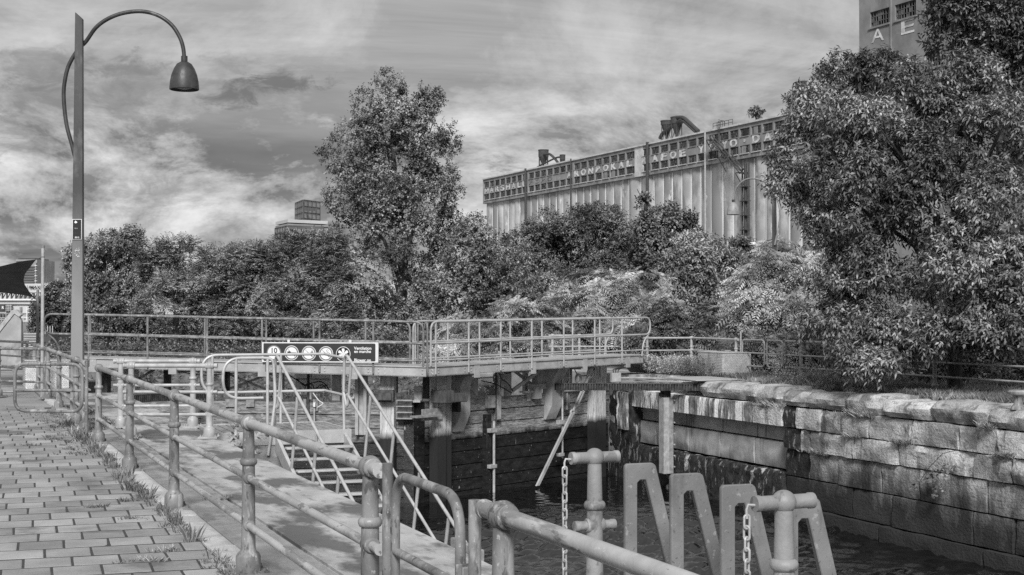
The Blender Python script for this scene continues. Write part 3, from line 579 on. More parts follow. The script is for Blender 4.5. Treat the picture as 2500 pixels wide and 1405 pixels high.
# ---------------------------------------------------------------- weeds / grass
def weeds(name, pts, h, m, seed, blades=14, lean=.5, wd=.012, leafy=0.5):
    rs = np.random.default_rng(seed); pts = np.array(pts); N = len(pts); VV = []
    hs = h * rs.uniform(.4, 1.2, (N, 1))
    for k in range(blades):
        a = rs.uniform(0, 6.28, (N, 1)); d = np.concatenate([np.cos(a), np.sin(a), np.zeros((N, 1))], 1); b = pts + d * rs.uniform(0, .05, (N, 1)); H_ = hs * rs.uniform(.4, 1, (N, 1)); ln_ = H_ * lean * rs.uniform(.2, 1.3, (N, 1))
        w = orth(d, np.array([[0, 0, 1.0]])); wdt = wd * rs.uniform(.6, 1.4, (N, 1)) * (2.2 if rs.random() < leafy else 1)
        up_ = np.array([[0, 0, 1.0]]); m1 = b + d * ln_ * .4 + up_ * H_ * .6
        VV.append(np.stack([b - w * wdt * .4, b + w * wdt * .4, m1 + w * wdt, b + d * ln_ + up_ * H_], 1).reshape(-1, 3)); VV.append(np.stack([b - w * wdt * .4, m1 + w * wdt, b + d * ln_ + up_ * H_, m1 - w * wdt], 1).reshape(-1, 3))
    V = np.concatenate(VV); q = len(V) // 4; me = bpy.data.meshes.new(name); me.vertices.add(len(V)); me.vertices.foreach_set('co', V.astype(np.float32).ravel())
    me.loops.add(q * 4); me.loops.foreach_set('vertex_index', np.arange(q * 4, dtype=np.int32)); me.polygons.add(q); me.polygons.foreach_set('loop_start', np.arange(0, q * 4, 4, dtype=np.int32)); me.update(); me.materials.append(m)
    return link(name, me, None, kind='stuff')
pts = []
for i in range(400):
    yy = rnd.uniform(8, 26)
    if noise.noise(V3((yy * 1.3, 0, 4))) < -.12: continue
    pts.append((1.69 + rnd.gauss(0, .03), yy, -.01))
for i in range(160): pts.append((rnd.gauss(1.5, .14), rnd.uniform(17.5, 25.5), -.01))
for i in range(150): pts.append((rnd.uniform(1.96, 2.3), rnd.uniform(21.5, 27), -.01))
for c in ((1.45, 12.1), (1.42, 10.35), (1.5, 13.2), (1.2, 12.9), (1.2, 10.0), (1.0, 19.2), (.9, 21.0), (2.33, 13.1), (2.34, 19.8)):
    for k in range(8): pts.append((c[0] + rnd.gauss(0, .07), c[1] + rnd.gauss(0, .03), -.008))
weeds('kerb_weeds', pts, .055, L_WEED, 51, 16, .9, .0022)
pts = [(rnd.gauss(1.66, .05), 9 + rnd.random() ** .7 * 14, -.01) for _ in range(90)]
weeds('tall_kerb_weeds', pts, .13, L_WEED, 52, 14, .5, .003)
pts = [(18.9 + 1.6 * rnd.random(), rnd.uniform(20, 36.5), -.03) for _ in range(1700)] + [(18.0 + 1.0 * rnd.random() ** .6, rnd.uniform(18, 31), -.03) for _ in range(1600)] + [(rnd.uniform(20, 24), rnd.uniform(18, 40), -.03) for _ in range(1600)]
weeds('bank_grass', pts, .17, L_WEED, 53, 14, .7, .0035)
pts = [(rnd.uniform(18.2, 19.0) if rnd.random() < .6 else rnd.uniform(17.9, 20.5), rnd.uniform(33.9, 36.6), -.01) for _ in range(300)] + [(rnd.uniform(18.2, 19.3), rnd.uniform(27, 30), -.02) for _ in range(60)]
rs = np.random.default_rng(54); P = np.array(pts * 5); P += np.stack([rs.normal(0, .07, len(P)), rs.normal(0, .07, len(P)), rs.uniform(.03, .42, len(P))], 1)
lf = leaves('pale_flowering_weeds', L_SUM, P, np.tile([[0, 0, 1.0]], (len(P), 1)), 6, .16, .07, .035, None, rs, .6, .4); lf['kind'] = 'stuff'
pts = [(rnd.uniform(4, 40), rnd.uniform(47, 62), -1.1 + 1.1 * min(1, max(0, 0))) for _ in range(10)]
pts = []
for _ in range(3500):
    x, yv = rnd.uniform(3, 26), rnd.uniform(47, 60); e = min(1, (x - 1) / 3) * min(1, (yv - 46) / 7); e = e * e * (3 - 2 * e); pts.append((x, yv, -1.5 + 1.6 * e))
rs = np.random.default_rng(55); P = np.array(pts); P = np.concatenate([P, P + rs.normal(0, .2, P.shape)]); P[:, 2] += rs.uniform(0, .3, len(P))
lf = leaves('island_undergrowth', L_DARK, P, np.tile([[0, 0, 1.0]], (len(P), 1)), 6, .2, .14, .07, None, rs, .6, .5); lf['kind'] = 'stuff'
pts = [(XR + rnd.uniform(-.03, .05), YX(p + rnd.gauss(0, 14), XR), z + rnd.gauss(0, .02)) for p, z in ((2090, -.36), (2110, -.4), (2080, -.42), (1880, -.4), (1860, -.44), (2410, -.36), (2200, -.84), (2080, -.84), (2450, -.85), (1990, -1.3)) for _ in range(22)]
weeds('wall_joint_weeds', pts, .12, L_WEED, 56, 12, 1.3, .003)
# creeper on the wall
cr = thing('creeper_plant', 'sprig of round-leaved creeper hanging on the third limestone course', 'plant', (XR - .05, YX(2300, XR), -1.2))
rs = np.random.default_rng(60); P = []
for _ in range(3):
    p = np.array([0, rs.uniform(-.5, .6), rs.uniform(.1, .5)])
    for k in range(16): p = p + np.array([rs.uniform(-.02, .01), rs.normal(.03, .05), rs.normal(-.035, .03)]); P.append(p.copy())
P = np.array(P); lsp = leaves('foliage', L_DARK, P, np.tile([[-1.0, 0, 0]], (len(P), 1)), 3, .06, .075, .07, cr, rs, 0, .4); lsp['kind'] = 'stuff'
MB().tube([(0, -.5, .4), (-.03, -.1, .3), (-.03, .3, 0), (-.02, .6, -.3)], .006, 5).build('stem', M['bark'], cr)
cr2 = thing('creeper_plant', 'pale leafy vine climbing the steel stair bracket at the platform', 'plant', (3.55, 19.55, -.1))
P = np.array([(rs.uniform(-.05, .45), rs.uniform(-.1, .1), rs.uniform(-.5, .35)) for _ in range(55)]); lsp = leaves('foliage', L_SUM, P, np.tile([[-.3, -1.0, 0]], (len(P), 1)), 3, .08, .08, .07, cr2, rs, 0, .4); lsp['kind'] = 'stuff'
MB().tube([(.2, 0, -.6), (.15, -.03, -.2), (.2, 0, .3)], .006, 5).build('stem', M['bark'], cr2)
# =================================================================== heavy pipe railings
POSTM = {}
def post_mesh(kind, m, mats=None):
    key = (kind, m.name)
    if key in POSTM: return POSTM[key]
    b = MB()
    b.lathe((0, 0, 0), [(.080, .018), (.082, .03), (.080, .115), (.070, .135), (.052, .150), (.047, .17), (.043, .45), (.041, .700), (.050, .705), (.056, .718), (.056, .730), (.050, .742), (.040, .748), (.036, .93), (.036, .95)], 20)
    b.sphere((0, 0, .975), .054 if kind == 'a' else .049, 20, 12)
    for s in (-1, 1) if kind == 'a' else (): b.lathe((s * .030, 0, .975), [(.046, 0), (.047, .012), (.044, .022), (.036, .026)], 18, axis=(s, 0, 0))
    for z in (.62, .315):
        for s in (-1, 1): b.lathe((s * .02, 0, z), [(.040, 0), (.038, .022), (.032, .030)], 16, axis=(s, 0, 0))
    me = bpy.data.meshes.new('post'); o = b.build('post', m); me = o.data; bpy.data.objects.remove(o)
    p = MB(); p.box((-.13, -.13, 0), (.13, .13, .02))
    for x in (-.10, .10):
        for y in (-.10, .10): p.lathe((x, y, .018), [(.016, 0), (.016, .014), (.008, .015), (.008, .032)], 6)
    o = p.build('base_plate', m, bevel=0); pl = o.data; bpy.data.objects.remove(o)
    POSTM[key] = (me, pl); return POSTM[key]
def fence(label, pts, rails=(.975, .62, .315), m='paint', rm='rail', ext=(.12, .12), z0=0.0, group=None, radii=(.031, .023, .023), name='pipe_railing', skip_posts=()):
    pts = [V3((p[0], p[1], z0)) for p in pts]; root = thing(name, label, 'railing', pts[0], 0, group)
    pm, pl = post_mesh('a', M[m])
    for i, p in enumerate(pts):
        if i in skip_posts: continue
        a = pts[min(i + 1, len(pts) - 1)] - pts[max(0, i - 1)]; ang = math.atan2(a.y, a.x)
        o = link('post', pm, root, p - pts[0]); o.rotation_euler = (0, 0, ang)
        q = link('base_plate', pl, o)
    for z, r in zip(rails, radii):
        path = [p - pts[0] + Z1 * z for p in pts]
        d0 = (path[0] - path[1]).normalized(); d1 = (path[-1] - path[-2]).normalized()
        path = [path[0] + d0 * ext[0]] + path + [path[-1] + d1 * ext[1]]
        b = MB().tube(path, r, 14)
        for e, d in ((path[0], d0), (path[-1], d1)): b.tube([e - d * .02, e + d * .004], r * 1.14, 14)
        b.build('rail', M[rm], root)
    return root
XF = 1.80
YF = [19.31, 15.85, 12.56, 9.26, 6.38]
fence('long nearest three-rail pipe railing with worn pale rails on the kerb beside the paving', [(XF, y) for y in YF], ext=(.12, .16))
fence('single thick pipe rail leading out of the bottom of the picture', [(XF, 4.68), (XF, 1.9)], ext=(.19, .1))
fence('pipe railing beyond the near lamp post, behind the open gate frame', [(XF, 21.3), (XF, 22.85), (XF, 26.6), (XF, 29.7), (XF, 33.0)], ext=(.02, .1))
fence('short dark cross railing at far left in front of the sloped grey plinth', [(.92, 30.9), (1.78, 29.9)], ext=(.16, .1), rm='paint')
GE = 'short entry railings at the gangway'
fence('short pale railing beside the gangway entry, the nearer of the pair', [(2.28, 19.94), (3.27, 19.56)], ext=(.10, .10), m='rail_far', rm='rail_far', group=GE)
fence('short pale railing beside the gangway entry, the farther of the pair', [(2.35, 21.85), (3.35, 21.5)], ext=(.10, .10), m='rail_far', rm='rail_far', group=GE)
fence('far left railing of pale pipes near the river dock, behind the sail masts', [(-1.2, 41.5), (1.0, 39.5), (1.75, 37.0), (1.78, 34.2)], m='rail_far', rm='rail_far')
XFR = 19.9
fence('three-rail railing on the far bank beside the white-flowering weeds', [(18.57, 36.8), (20.0, 36.8), (19.9, 34.1)], m='rail_far', rm='rail_far')
fence('far bank railing half hidden under the overhanging ash branches', [(XFR, 30.9), (XFR, 28.3), (XFR, 25.65), (XFR, 22.2), (XFR, 19.1)], m='rail_far', rm='rail_far', ext=(.7, .1))
fence('farthest bent railing with three posts beyond the far end of the footbridge', [(21.2, 39.7), (23.1, 44.4), (21.9, 45.2)], m='rail_far', rm='rail_far')
fence('pale railing seen through the far end of the footbridge handrails', [(18.0, 42.4), (18.9, 42.3), (19.6, 41.8), (20.3, 41.5)], m='rail_far', rm='rail_far')
# T posts carrying chains near the lock edge
def tpost(label, X, Y, chain_len, links):
    root = thing('chain_post', label, 'post', (X, Y, 0), math.radians(2))
    pm, pl = post_mesh('b', M['npaint2']); o = link('post', pm, root); o.scale = (1, 1, .97); link('base_plate', pl, o)
    b = [MB() for _ in range(3)]
    for k, (z, r, e) in enumerate(((.945, .029, .135), (.60, .024, .115), (.305, .024, .115))):
        b[k].lathe((-e, 0, z), [(r * 1.08, 0), (r * 1.12, .02), (r, .028), (r, 2 * e - .028), (r * 1.12, 2 * e - .02), (r * 1.08, 2 * e)], 18, axis=(1, 0, 0)); b[k].build('stub_rail', M['npaint2'], root)
    c = thing('chain', 'hanging steel chain on the ' + label.split(' with')[0], 'chain', (X - .165, Y - .006, .94), 0)
    eye = MB().tube([(.032, 0, 0), (.0, 0, .003), (-.006, 0, -.015), (-.004, 0, -.05)], .0055, 8).build('hook', M['galv'], c)
    lm = MB().tube(fillet([(-.012, 0, .026), (.012, 0, .026), (.012, 0, -.026), (-.012, 0, -.026)], .012, 5, closed=True), .0048, 8, cap=False).build('link', M['galv'], c)
    z = -.062; lm.location = (-.004, 0, z)
    for k in range(1, links):
        z -= .0425; l2 = lm.copy(); COL.objects.link(l2); l2.parent = c; l2.location = (-.004 + rnd.uniform(-.001, .001), rnd.uniform(-.001, .001), z); l2.rotation_euler = (0, 0, (math.pi / 2) * (k % 2) + .5 + rnd.uniform(-.12, .12))
    return root
M['npaint2'] = mat('blistered_grey_paint', .20, .28, 4, .5, .2, 50, spots=[(12, (1, 1, .5), .56, .61, .10, .65), (5, (1, 1, .4), .58, .64, .40, .5)])
tpost('farther cross-barred post by the lock edge with chain', 3.07, 6.68, .9, 20)
tpost('nearer cross-barred post by the lock edge with chain', 3.03, 4.83, .9, 20)
# bent plates (N shapes) at the ladder
def nplate(label, px):
    Y = YX(px, 3.262)
    t = .03; o0 = V3((3.262, Y, 0)); u = V3((1, 0, 0)); v = Z1; H_ = .90
    out = [(0, -.2), (0, H_ - .012), (.012, H_), (.158, H_), (.175, H_ - .014), (.46, -.2), (.385, -.2), (.118, H_ - .085), (.085, H_ - .085), (.068, H_ - .1), (.068, -.2)]
    b = MB().prism(out, o0, u, v, (0, t, 0)); o = b.build('ladder_grab_plate', M['npaint'], None, bevel=.0035, fixn=True); me = o.data
    me.transform(Matrix.Translation((-3.262, -Y, 0))); o.location = (3.262, Y, 0); tag(o, label, 'grab rail', 'bent steel plates in a row at the lock edge')
for k, (Y, lb) in enumerate(((1527, 'first and farthest angular bent steel plate, left of the row at the lock edge'), (1639, 'second angular bent plate, left of the nearer chain post'), (1762, 'third angular bent plate, just behind the nearer chain'), (1914, 'last angular bent plate, right of and behind the nearer chain post'))): nplate(lb, Y)
# swing gates in the railing
def tube_gate(label, P0, P1, z0, z1, r=.02, rad=.14, mids=(.5,), m='paint', hinge=True, name='swing_gate', posts=((0, 1.0),)):
    P0, P1 = V3((P0[0], P0[1], 0)), V3((P1[0], P1[1], 0)); root = thing(name, label, 'gate', P0); u = P1 - P0
    fr = fillet([Z1 * z0 + u * .0, Z1 * z1 + u * .0, Z1 * z1 + u, Z1 * z0 + u], rad, 8, closed=True); fr.append(fr[1])
    MB().tube(fr, r, 12, cap=False).build('frame', M[m], root)
    for k in mids: z = z0 + (z1 - z0) * k; MB().tube([Z1 * z, Z1 * z + u], r * .9, 10).build('bar', M[m], root)
    un = u.normalized()
    for off, h in posts:
        p = un * off; MB().tube([p, p + Z1 * h], .024, 12).build('hinge_post', M[m], root)
    if hinge:
        for z in (z0 + .12, z1 - .16): MB().tube([un * -.045 + Z1 * z, Z1 * z], .009, 6).lathe(un * -.03 + Z1 * (z - .015), [(.013, 0), (.013, .03)], 6).build('hinge', M['galv'], root)
    return root
g = tube_gate('near swing gate of rounded grey pipe between the two railing ends', (XF, 5.98), (XF, 5.13), .32, .985, .021, .17, (.5,), posts=((-.12, 1.02),), m='paint')
MB().tube([(0, -1.01, 0), (0, -1.01, .995)], .024, 14).build('latch_post', M['paint'], g)
b = MB(); b.box((-.03, -.89, .58), (.03, -.875, .74)); b.box((-.03, -.96, .58), (.03, -.945, .74)); b.box((-.03, -.96, .56), (.03, -.875, .58)); b.build('latch', M['paint'], g, bevel=.003)
tube_gate('open dark swing gate frame standing across the paving by the near lamp', (1.74, 21.02), (.86, 21.55), .30, .965, .024, .17, (.44,), posts=((-.06, 1.02),), m='paint')
GG = 'pipe gates in the far bank railing'
def gx(px): return (XFR, YX(px, XFR))
tube_gate('far bank pipe gate next to the patterned metal box', gx(1812), gx(1866), .28, .98, .022, .14, m='rail_far', posts=((-.08, 1.2),))
tube_gate('far bank pipe gate right of the other one, below the ash leaves', gx(1872), gx(1911), .28, .98, .022, .14, m='rail_far', hinge=False, posts=())
MB().tube([gx(1919) + (0,), gx(1919) + (1.15,)], .024, 12).build('gate_post', M['paint'])
tag(bpy.data.objects['gate_post'], 'slim round post right of the far bank gates', 'post')
# =================================================================== aluminium platform and gangway
PX0, PX1, PY0, PY1 = 3.42, 5.35, 19.95, 21.55
plat = thing('landing_platform', 'aluminium landing platform with plank deck between the short railings and the stair', 'platform', (PX0, PY0, 0))
b = MB(); b.box((0, 0, -.16), (PX1 - PX0, .03, .03)); b.box((0, PY1 - PY0 - .03, -.16), (PX1 - PX0, PY1 - PY0, .03)); b.box((0, .03, -.16), (.03, PY1 - PY0 - .03, .03)); b.box((PX1 - PX0 - .03, .03, -.16), (PX1 - PX0, PY1 - PY0 - .03, .03)); b.build('frame', M['alu'], plat)
k = 0
x = .035
while x < PX1 - PX0 - .05: MB().box((x, .035, .0), (min(x + .105, PX1 - PX0 - .035), PY1 - PY0 - .035, .022)).build('plank', M['plate'], plat, bevel=.004); x += .125
b = MB(); b.box((.5, -.02, -.62), (.95, .05, -.17)); b.lathe((.72, -.025, -.4), [(.045, 0), (.045, .02)], 14, axis=(0, -1, 0)); b.build('bracket', M['plate'], plat, bevel=.004)
MB().tube([(.75, .2, -.6), (.1, .2, -1.1)], .022, 8).build('brace', M['alu'], plat)
r = .021
def loop_rail(y, x0, x1, parent, endz=None, slope=0.0):
    zt, zm = 1.06, .50
    pth = fillet([(x1, y, zt), (x0 - .12, y, zt), (x0 - .12, y, zm), (x1, y, zm)], .25, 9)
    MB().tube(pth, r, 12).build('handrail', M['alu'], parent)
loop_rail(.0, .22, .66, plat); loop_rail(PY1 - PY0 - .02, .18, 1.95, plat)
for x, y in ((.28, -.0), (.72, .0), (.22, PY1 - PY0 - .02), (1.25, PY1 - PY0 - .02)): MB().tube([(x, y, -.02), (x, y, 1.06)], r, 10).lathe((x, y, -.01), [(.045, 0), (.045, .012)], 12).build('post', M['alu'], plat)
MB().tube(fillet([(.62, 0, 1.06), (.80, 0, 1.05), (.83, -.02, .5), (.72, -.05, -.3)], .12, 6), r, 12).build('handrail', M['alu'], plat)
MB().tube([(1.93, PY1 - PY0 - .02, 1.06), (1.97, .35, 1.02)], r, 10).build('handrail', M['alu'], plat); MB().tube([(1.93, PY1 - PY0 - .02, .50), (1.97, .35, .48)], r, 10).build('handrail', M['alu'], plat)
SX0, SX1, SL = 4.30, 5.24, .375
st = thing('gangway_stair', 'pale aluminium gangway stair with tube handrails going down to the water', 'stairs', (SX0, 19.93, 0))
Wd = SX1 - SX0; LEN = 7.0
dn = V3((0, -1, -SL)); dnn = dn.normalized()
for x in (-.05, Wd): MB().obox((x, .05, -.02), (.05, 0, 0), dn * LEN, V3((0, -SL, 1)).normalized() * -.20).build('stringer', M['alu'], st, bevel=.004, fixn=True)
for i in range(20):
    p = dn * (.42 + .33 * i); MB().box((.0, p.y - .10, p.z - .03), (Wd, p.y + .06, p.z)).build('tread', M['alu'], st, bevel=.006)
    if i % 2 == 0: MB().tube([(0, p.y + .12, p.z - .12), (Wd, p.y + .12, p.z - .12)], .025, 10).build('cross_tube', M['galv'], st)
for x in (-.03, Wd + .03):
    top = V3((x, 0, 1.07)); mid = V3((x, 0, .55))
    pth = fillet([V3((x, .12, .0)), V3((x, .17, .55)), V3((x, .10, 1.13)), top + dn * LEN], .2, 7)
    MB().tube(pth, r, 12).build('handrail', M['alu'], st); MB().tube([mid + dn * .05, mid + dn * LEN], r * .9, 12).build('handrail', M['alu'], st)
    MB().tube(fillet([V3((x, .16, .55)), V3((x, -.05, .32)), V3((x, -.28, 1.0))], .1, 6), r * .9, 10).build('post', M['alu'], st)
    for i in range(1, 7):
        q = dn * (i * 1.08 - .15); MB().tube([V3((x, q.y - .0, q.z - .08)), V3((x, q.y - .34, q.z + .92))], r, 10).build('post', M['alu'], st)
b = MB(); b.box((3.38, 9.25, -.22), (3.42, 9.85, .06)); tb = b.build('ladder_bracket', M['plate'], None, bevel=.004); tag(tb, 'small bolted steel bracket on the slab edge behind the near swing gate', 'bracket')
for yy in (9.38, 9.72): MB().lathe((3.375, yy, -.02), [(.022, 0), (.022, .012), (.012, .014), (.012, .03)], 8, axis=(-1, 0, 0)).build('bolt', M['galv'], tb)
# =================================================================== LOCK GATES
AP = V3((10.27, 32.5, 0)); AL = math.radians(29.5)
def leaf_frame(side):
    u = V3((side * math.cos(AL), math.sin(AL), 0)); n = V3((side * math.sin(AL), -math.cos(AL), 0)); return u, n
def s_of(px, side, n_off):
    u, n = leaf_frame(side); P = AP + n * n_off; k = (px - CX) / FPX
    # lateral = k*depth : (P+us).R = k (P+us).D
    Rv = V3((cT, -sT, 0)); Dv = V3((sT, cT, 0))
    return (k * P.dot(Dv) - P.dot(Rv)) / (u.dot(Rv) - k * u.dot(Dv))
def LP(side, s, n_off, z): u, n = leaf_frame(side); p = AP + u * s + n * n_off; p.z = z; return p
def zat(py, px, side, n_off): s = s_of(px, side, n_off); p = LP(side, s, n_off, 0); return ZD(py, DEP(p.x, p.y))
LEAF = 8.1
def lbox(b, side, s0, s1, n0, n1, z0, z1, o):
    u, n = leaf_frame(side); p = LP(side, s0, n0, z0) - o; b.obox(p, u * (s1 - s0), n * (n1 - n0), Z1 * (z1 - z0)); return b
def pbox(side, px0, px1, py0, py1, n0, n1, name, m, root, bev=.008, z0=None, z1=None):
    s0, s1 = s_of(px0, side, n1), s_of(px1, side, n1); a = zat(py0, (px0 + px1) / 2, side, n1) if z1 is None else z1; c = zat(py1, (px0 + px1) / 2, side, n1) if z0 is None else z0
    b = MB(); lbox(b, side, min(s0, s1), max(s0, s1), n0, n1, c, a, root.location); return b.build(name, M[m], root, bevel=bev, fixn=True)
ZT = -.44
gates = {}
for side, lb in ((1, 'right-hand timber lock gate leaf, pale boards above and black wet below'), (-1, 'left-hand timber lock gate leaf behind the stair, under the warning sign')):
    org = LP(side, LEAF, 0, -2.8); root = thing('lock_gate', lb, 'lock gate', org, 0, 'pair of mitred lock gates'); gates[side] = root
    z = ZT; k = 0
    while z > -3.0:
        h = .30 + .05 * ((k * 7) % 3) / 2
        b = MB(); off = .012 * ((k * 5) % 3) + (.05 if k == 0 else 0)
        lbox(b, side, .28 if side > 0 else .12, LEAF, -.28, off, z - h + .012, z, org); b.build('plank', M['gatewood' if z > -1.3 else 'wetwood'], root, bevel=.012, fixn=True); z -= h; k += 1
    b = MB(); lbox(b, side, .02, .27, -.3, .06, -3.0, ZT - .0 + .02, org); b.build('mitre_post', M['wetwood'], root, bevel=.01, fixn=True)
g = gates[1]
# right leaf fittings, left to right
pbox(1, 1068, 1090, 912, 1200, .08, .34, 'timber_post', 'postwood', g, z0=-3.0); pbox(1, 1090, 1103, 918, 1200, .05, .26, 'timber_post', 'postwood', g, z0=-3.0)
pbox(1, 1068, 1088, 912, 941, .34, .36, 'steel_plate', 'beam', g, .003)
pbox(1, 1086, 1110, 954, 985, .3, .75, 'rubbing_block', 'darkwood', g, .015); pbox(1, 1110, 1143, 961, 982, .35, .8, 'rubbing_block', 'darkwood', g, .015); pbox(1, 1118, 1126, 980, 1006, .3, .5, 'rubbing_block', 'black', g)
pbox(1, 1031, 1081, 998, 1026, .36, .39, 'bracket', 'plate', g, .003); pbox(1, 1020, 1080, 1014, 1019, .38, .62, 'bracket', 'plate', g, .003)
def knee(side, px0, pytop, pybot, wpx, n0, root, zmid=None):     # tapering steel knee bracket
    s0 = s_of(px0, side, n0); s1 = s_of(px0 + wpx, side, n0); zt = zat(pytop, px0, side, n0); zb = zat(pybot, px0, side, n0); u, n = leaf_frame(side); w = abs(s1 - s0); s = min(s0, s1)
    o = LP(side, s, n0 - .22, 0) - root.location; o.z = -root.location.z
    pr = [(0, zb), (.09, zb), (.30, zb + (zt - zb) * .28), (.30, zb + (zt - zb) * .72), (.55, zt), (0, zt)]
    b = MB(); b.prism(pr, o, n, Z1, u * .02); b.prism(pr, o + u * (w - .02), n, Z1, u * .02); b.prism([(.085, zb), (.105, zb), (.315, zb + (zt - zb) * .28), (.315, zb + (zt - zb) * .72), (.57, zt), (.55, zt), (.30, zb + (zt - zb) * .72), (.30, zb + (zt - zb) * .28)], o, n, Z1, u * w)
    b.build('knee_bracket', M['beam'], root, fixn=True)
knee(1, 1117, 900, 1055, 24, .2, g); knee(1, 1341, 895, 1025, 24, .2, g); pbox(1, 1366, 1378, 895, 975, .05, .3, 'steel_post', 'beam', g, .004)
pbox(1, 1110, 1118, 905, 965, .0, .12, 'steel_post', 'beam', g, .004); pbox(1, 1155, 1168, 906, 968, -.1, .02, 'steel_post', 'beam', g, .004); pbox(1, 1238, 1249, 900, 968, -.1, .02, 'steel_post', 'beam', g, .004); pbox(1, 1282, 1290, 898, 962, -.3, -.2, 'steel_post', 'beam', g, .004)
pbox(1, 1313, 1335, 895, 950, -.15, .05, 'steel_post', 'beam', g, .004); pbox(1, 1385, 1397, 893, 950, -.1, .05, 'steel_post', 'beam', g, .004)
pbox(1, 1143, 1204, 912, 943, -.9, -.6, 'white_cabinet', 'white', g, .01); pbox(1, 1143, 1204, 921, 923, -.6, -.585, 'cabinet_trim', 'plate', g, 0)
pbox(1, 1194, 1210, 966, 996, .06, .2, 'guide_box', 'plate', g, .004); pbox(1, 1214, 1224, 964, 1024, .05, .14, 'guide_bar', 'galv', g, .004)
pbox(1, 1189, 1200, 1012, 1202, .0, .16, 'guide_rail', 'wetwood', g, .004, z0=-3.0)
pbox(1, 1197, 1214, 1046, 1056, .12, .26, 'clamp', 'galv', g, .004); pbox(1, 1197, 1214, 1134, 1143, .12, .26, 'clamp', 'galv', g, .004)
def lpt(side, px, py, n_off, root): s = s_of(px, side, n_off); p = LP(side, s, n_off, 0); p.z = ZD(py, DEP(p.x, p.y)); return p - root.location
def ltube(side, pts, n_off, r_, name, m, root, ns=10): return MB().tube([lpt(side, x, y, n_off, root) for x, y in pts], r_, ns).build(name, M[m], root)
ltube(1, [(1211, 895), (1211, 1030)], .16, .02, 'sluice_rod', 'rust', g); ltube(1, [(1206, 1028), (1206, 1205)], .2, .035, 'sluice_rod', 'galv', g); ltube(1, [(1218, 895), (1218, 966)], .1, .03, 'pipe', 'galv', g)
ltube(1, [(1373, 895), (1373, 1118)], .32, .028, 'sluice_rod', 'galv', g); ltube(1, [(1384, 960), (1384, 1000)], .2, .03, 'sluice_rod', 'galv', g)
pbox(1, 1366, 1380, 1026, 1036, .28, .4, 'clamp', 'galv', g, .004); pbox(1, 1366, 1378, 1106, 1114, .28, .4, 'clamp', 'galv', g, .004); pbox(1, 1384, 1391, 964, 1000, .06, .2, 'guide_bar', 'plate', g, .004)
pbox(1, 1285, 1302, 955, 959, .02, .25, 'bracket', 'galv', g, .003); pbox(1, 1288, 1297, 959, 980, .02, .08, 'bracket', 'galv', g, .003)
pbox(1, 1308, 1323, 945, 974, .0, .22, 'steel_box', 'beam', g, .005); pbox(1, 1300, 1334, 938, 951, -.05, .12, 'steel_box', 'beam', g, .005)
MBt = MB().obox(lpt(1, 1249, 958, .1, g), lpt(1, 1330, 898, .1, g) - lpt(1, 1249, 958, .1, g), Z1 * .09, leaf_frame(1)[1] * .06); MBt.build('brace', M['beam'], g, fixn=True)
MB().obox(lpt(1, 1252, 908, -.3, g), lpt(1, 1300, 945, -.3, g) - lpt(1, 1252, 908, -.3, g), Z1 * .08, leaf_frame(1)[1] * .05).build('brace', M['beam'], g, fixn=True)
MB().obox(lpt(1, 1140, 943, .05, g), lpt(1, 1161, 966, .05, g) - lpt(1, 1140, 943, .05, g), Z1 * .06, leaf_frame(1)[1] * .05).build('brace', M['beam'], g, fixn=True)
pbox(1, 1451, 1480, 888, 1200, .0, .26, 'timber_post', 'postwood', g, .02, z0=-3.0); pbox(1, 1466, 1482, 892, 920, .27, .3, 'timber_pad', 'postwood', g, .01)
# left leaf fittings
g = gates[-1]
pbox(-1, 928, 962, 905, 1200, .06, .34, 'timber_post', 'postwood', g, z0=-3.0); pbox(-1, 962, 969, 912, 960, -.1, .05, 'timber_post', 'darkwood', g)
pbox(-1, 922, 960, 953, 982, .34, .55, 'rubbing_block', 'darkwood', g, .015); pbox(-1, 923, 955, 960, 978, .56, .62, 'rubbing_block', 'darkwood', g, .01)
pbox(-1, 967, 1006, 976, 1024, .07, .12, 'steel_plate', 'plate', g, .003)
for yy in (978, 992, 1007, 1022): pbox(-1, 967, 1006, yy, yy + 1.6, .12, .3, 'steel_rib', 'galv', g, .002)
pbox(-1, 1008, 1026, 978, 983, .1, .2, 'steel_rib', 'galv', g, .002); pbox(-1, 1011, 1030, 944, 978, .0, .1, 'steel_plate', 'plate', g, .003); pbox(-1, 1032, 1054, 920, 974, -.9, -.6, 'timber_post', 'darkwood', g)
for px0, px1 in ((867, 875), (887, 895)): pbox(-1, px0, px1, 906, 1062, .03, .2, 'steel_channel', 'beam', g, .004)
pbox(-1, 875, 887, 906, 1062, .03, .1, 'steel_channel', 'beam', g, .004)
pbox(-1, 811, 830, 900, 978, -.1, .05, 'steel_post', 'beam', g, .004); pbox(-1, 681, 691, 898, 975, -.1, .05, 'steel_post', 'beam', g, .004); pbox(-1, 547, 556, 895, 955, -.3, -.1, 'steel_post', 'wetwood', g, .004)
pbox(-1, 400, 412, 895, 975, -.1, .1, 'timber_post', 'darkwood', g); pbox(-1, 300, 330, 890, 985, -.1, .15, 'timber_post', 'postwood', g); pbox(-1, 235, 262, 890, 985, -.1, .15, 'timber_post', 'darkwood', g)
pbox(-1, 722, 807, 903, 948, -.7, -.45, 'white_cabinet', 'white', g, .01); pbox(-1, 722, 807, 925, 927, -.45, -.44, 'cabinet_trim', 'plate', g, 0)
for a_, b_ in ((551, 577), (601, 621), (741, 748), (765, 777)): pbox(-1, a_, b_, 975, 994 if a_ < 700 else 1004, .06, .1, 'bolted_plate', 'plate', g, .003)
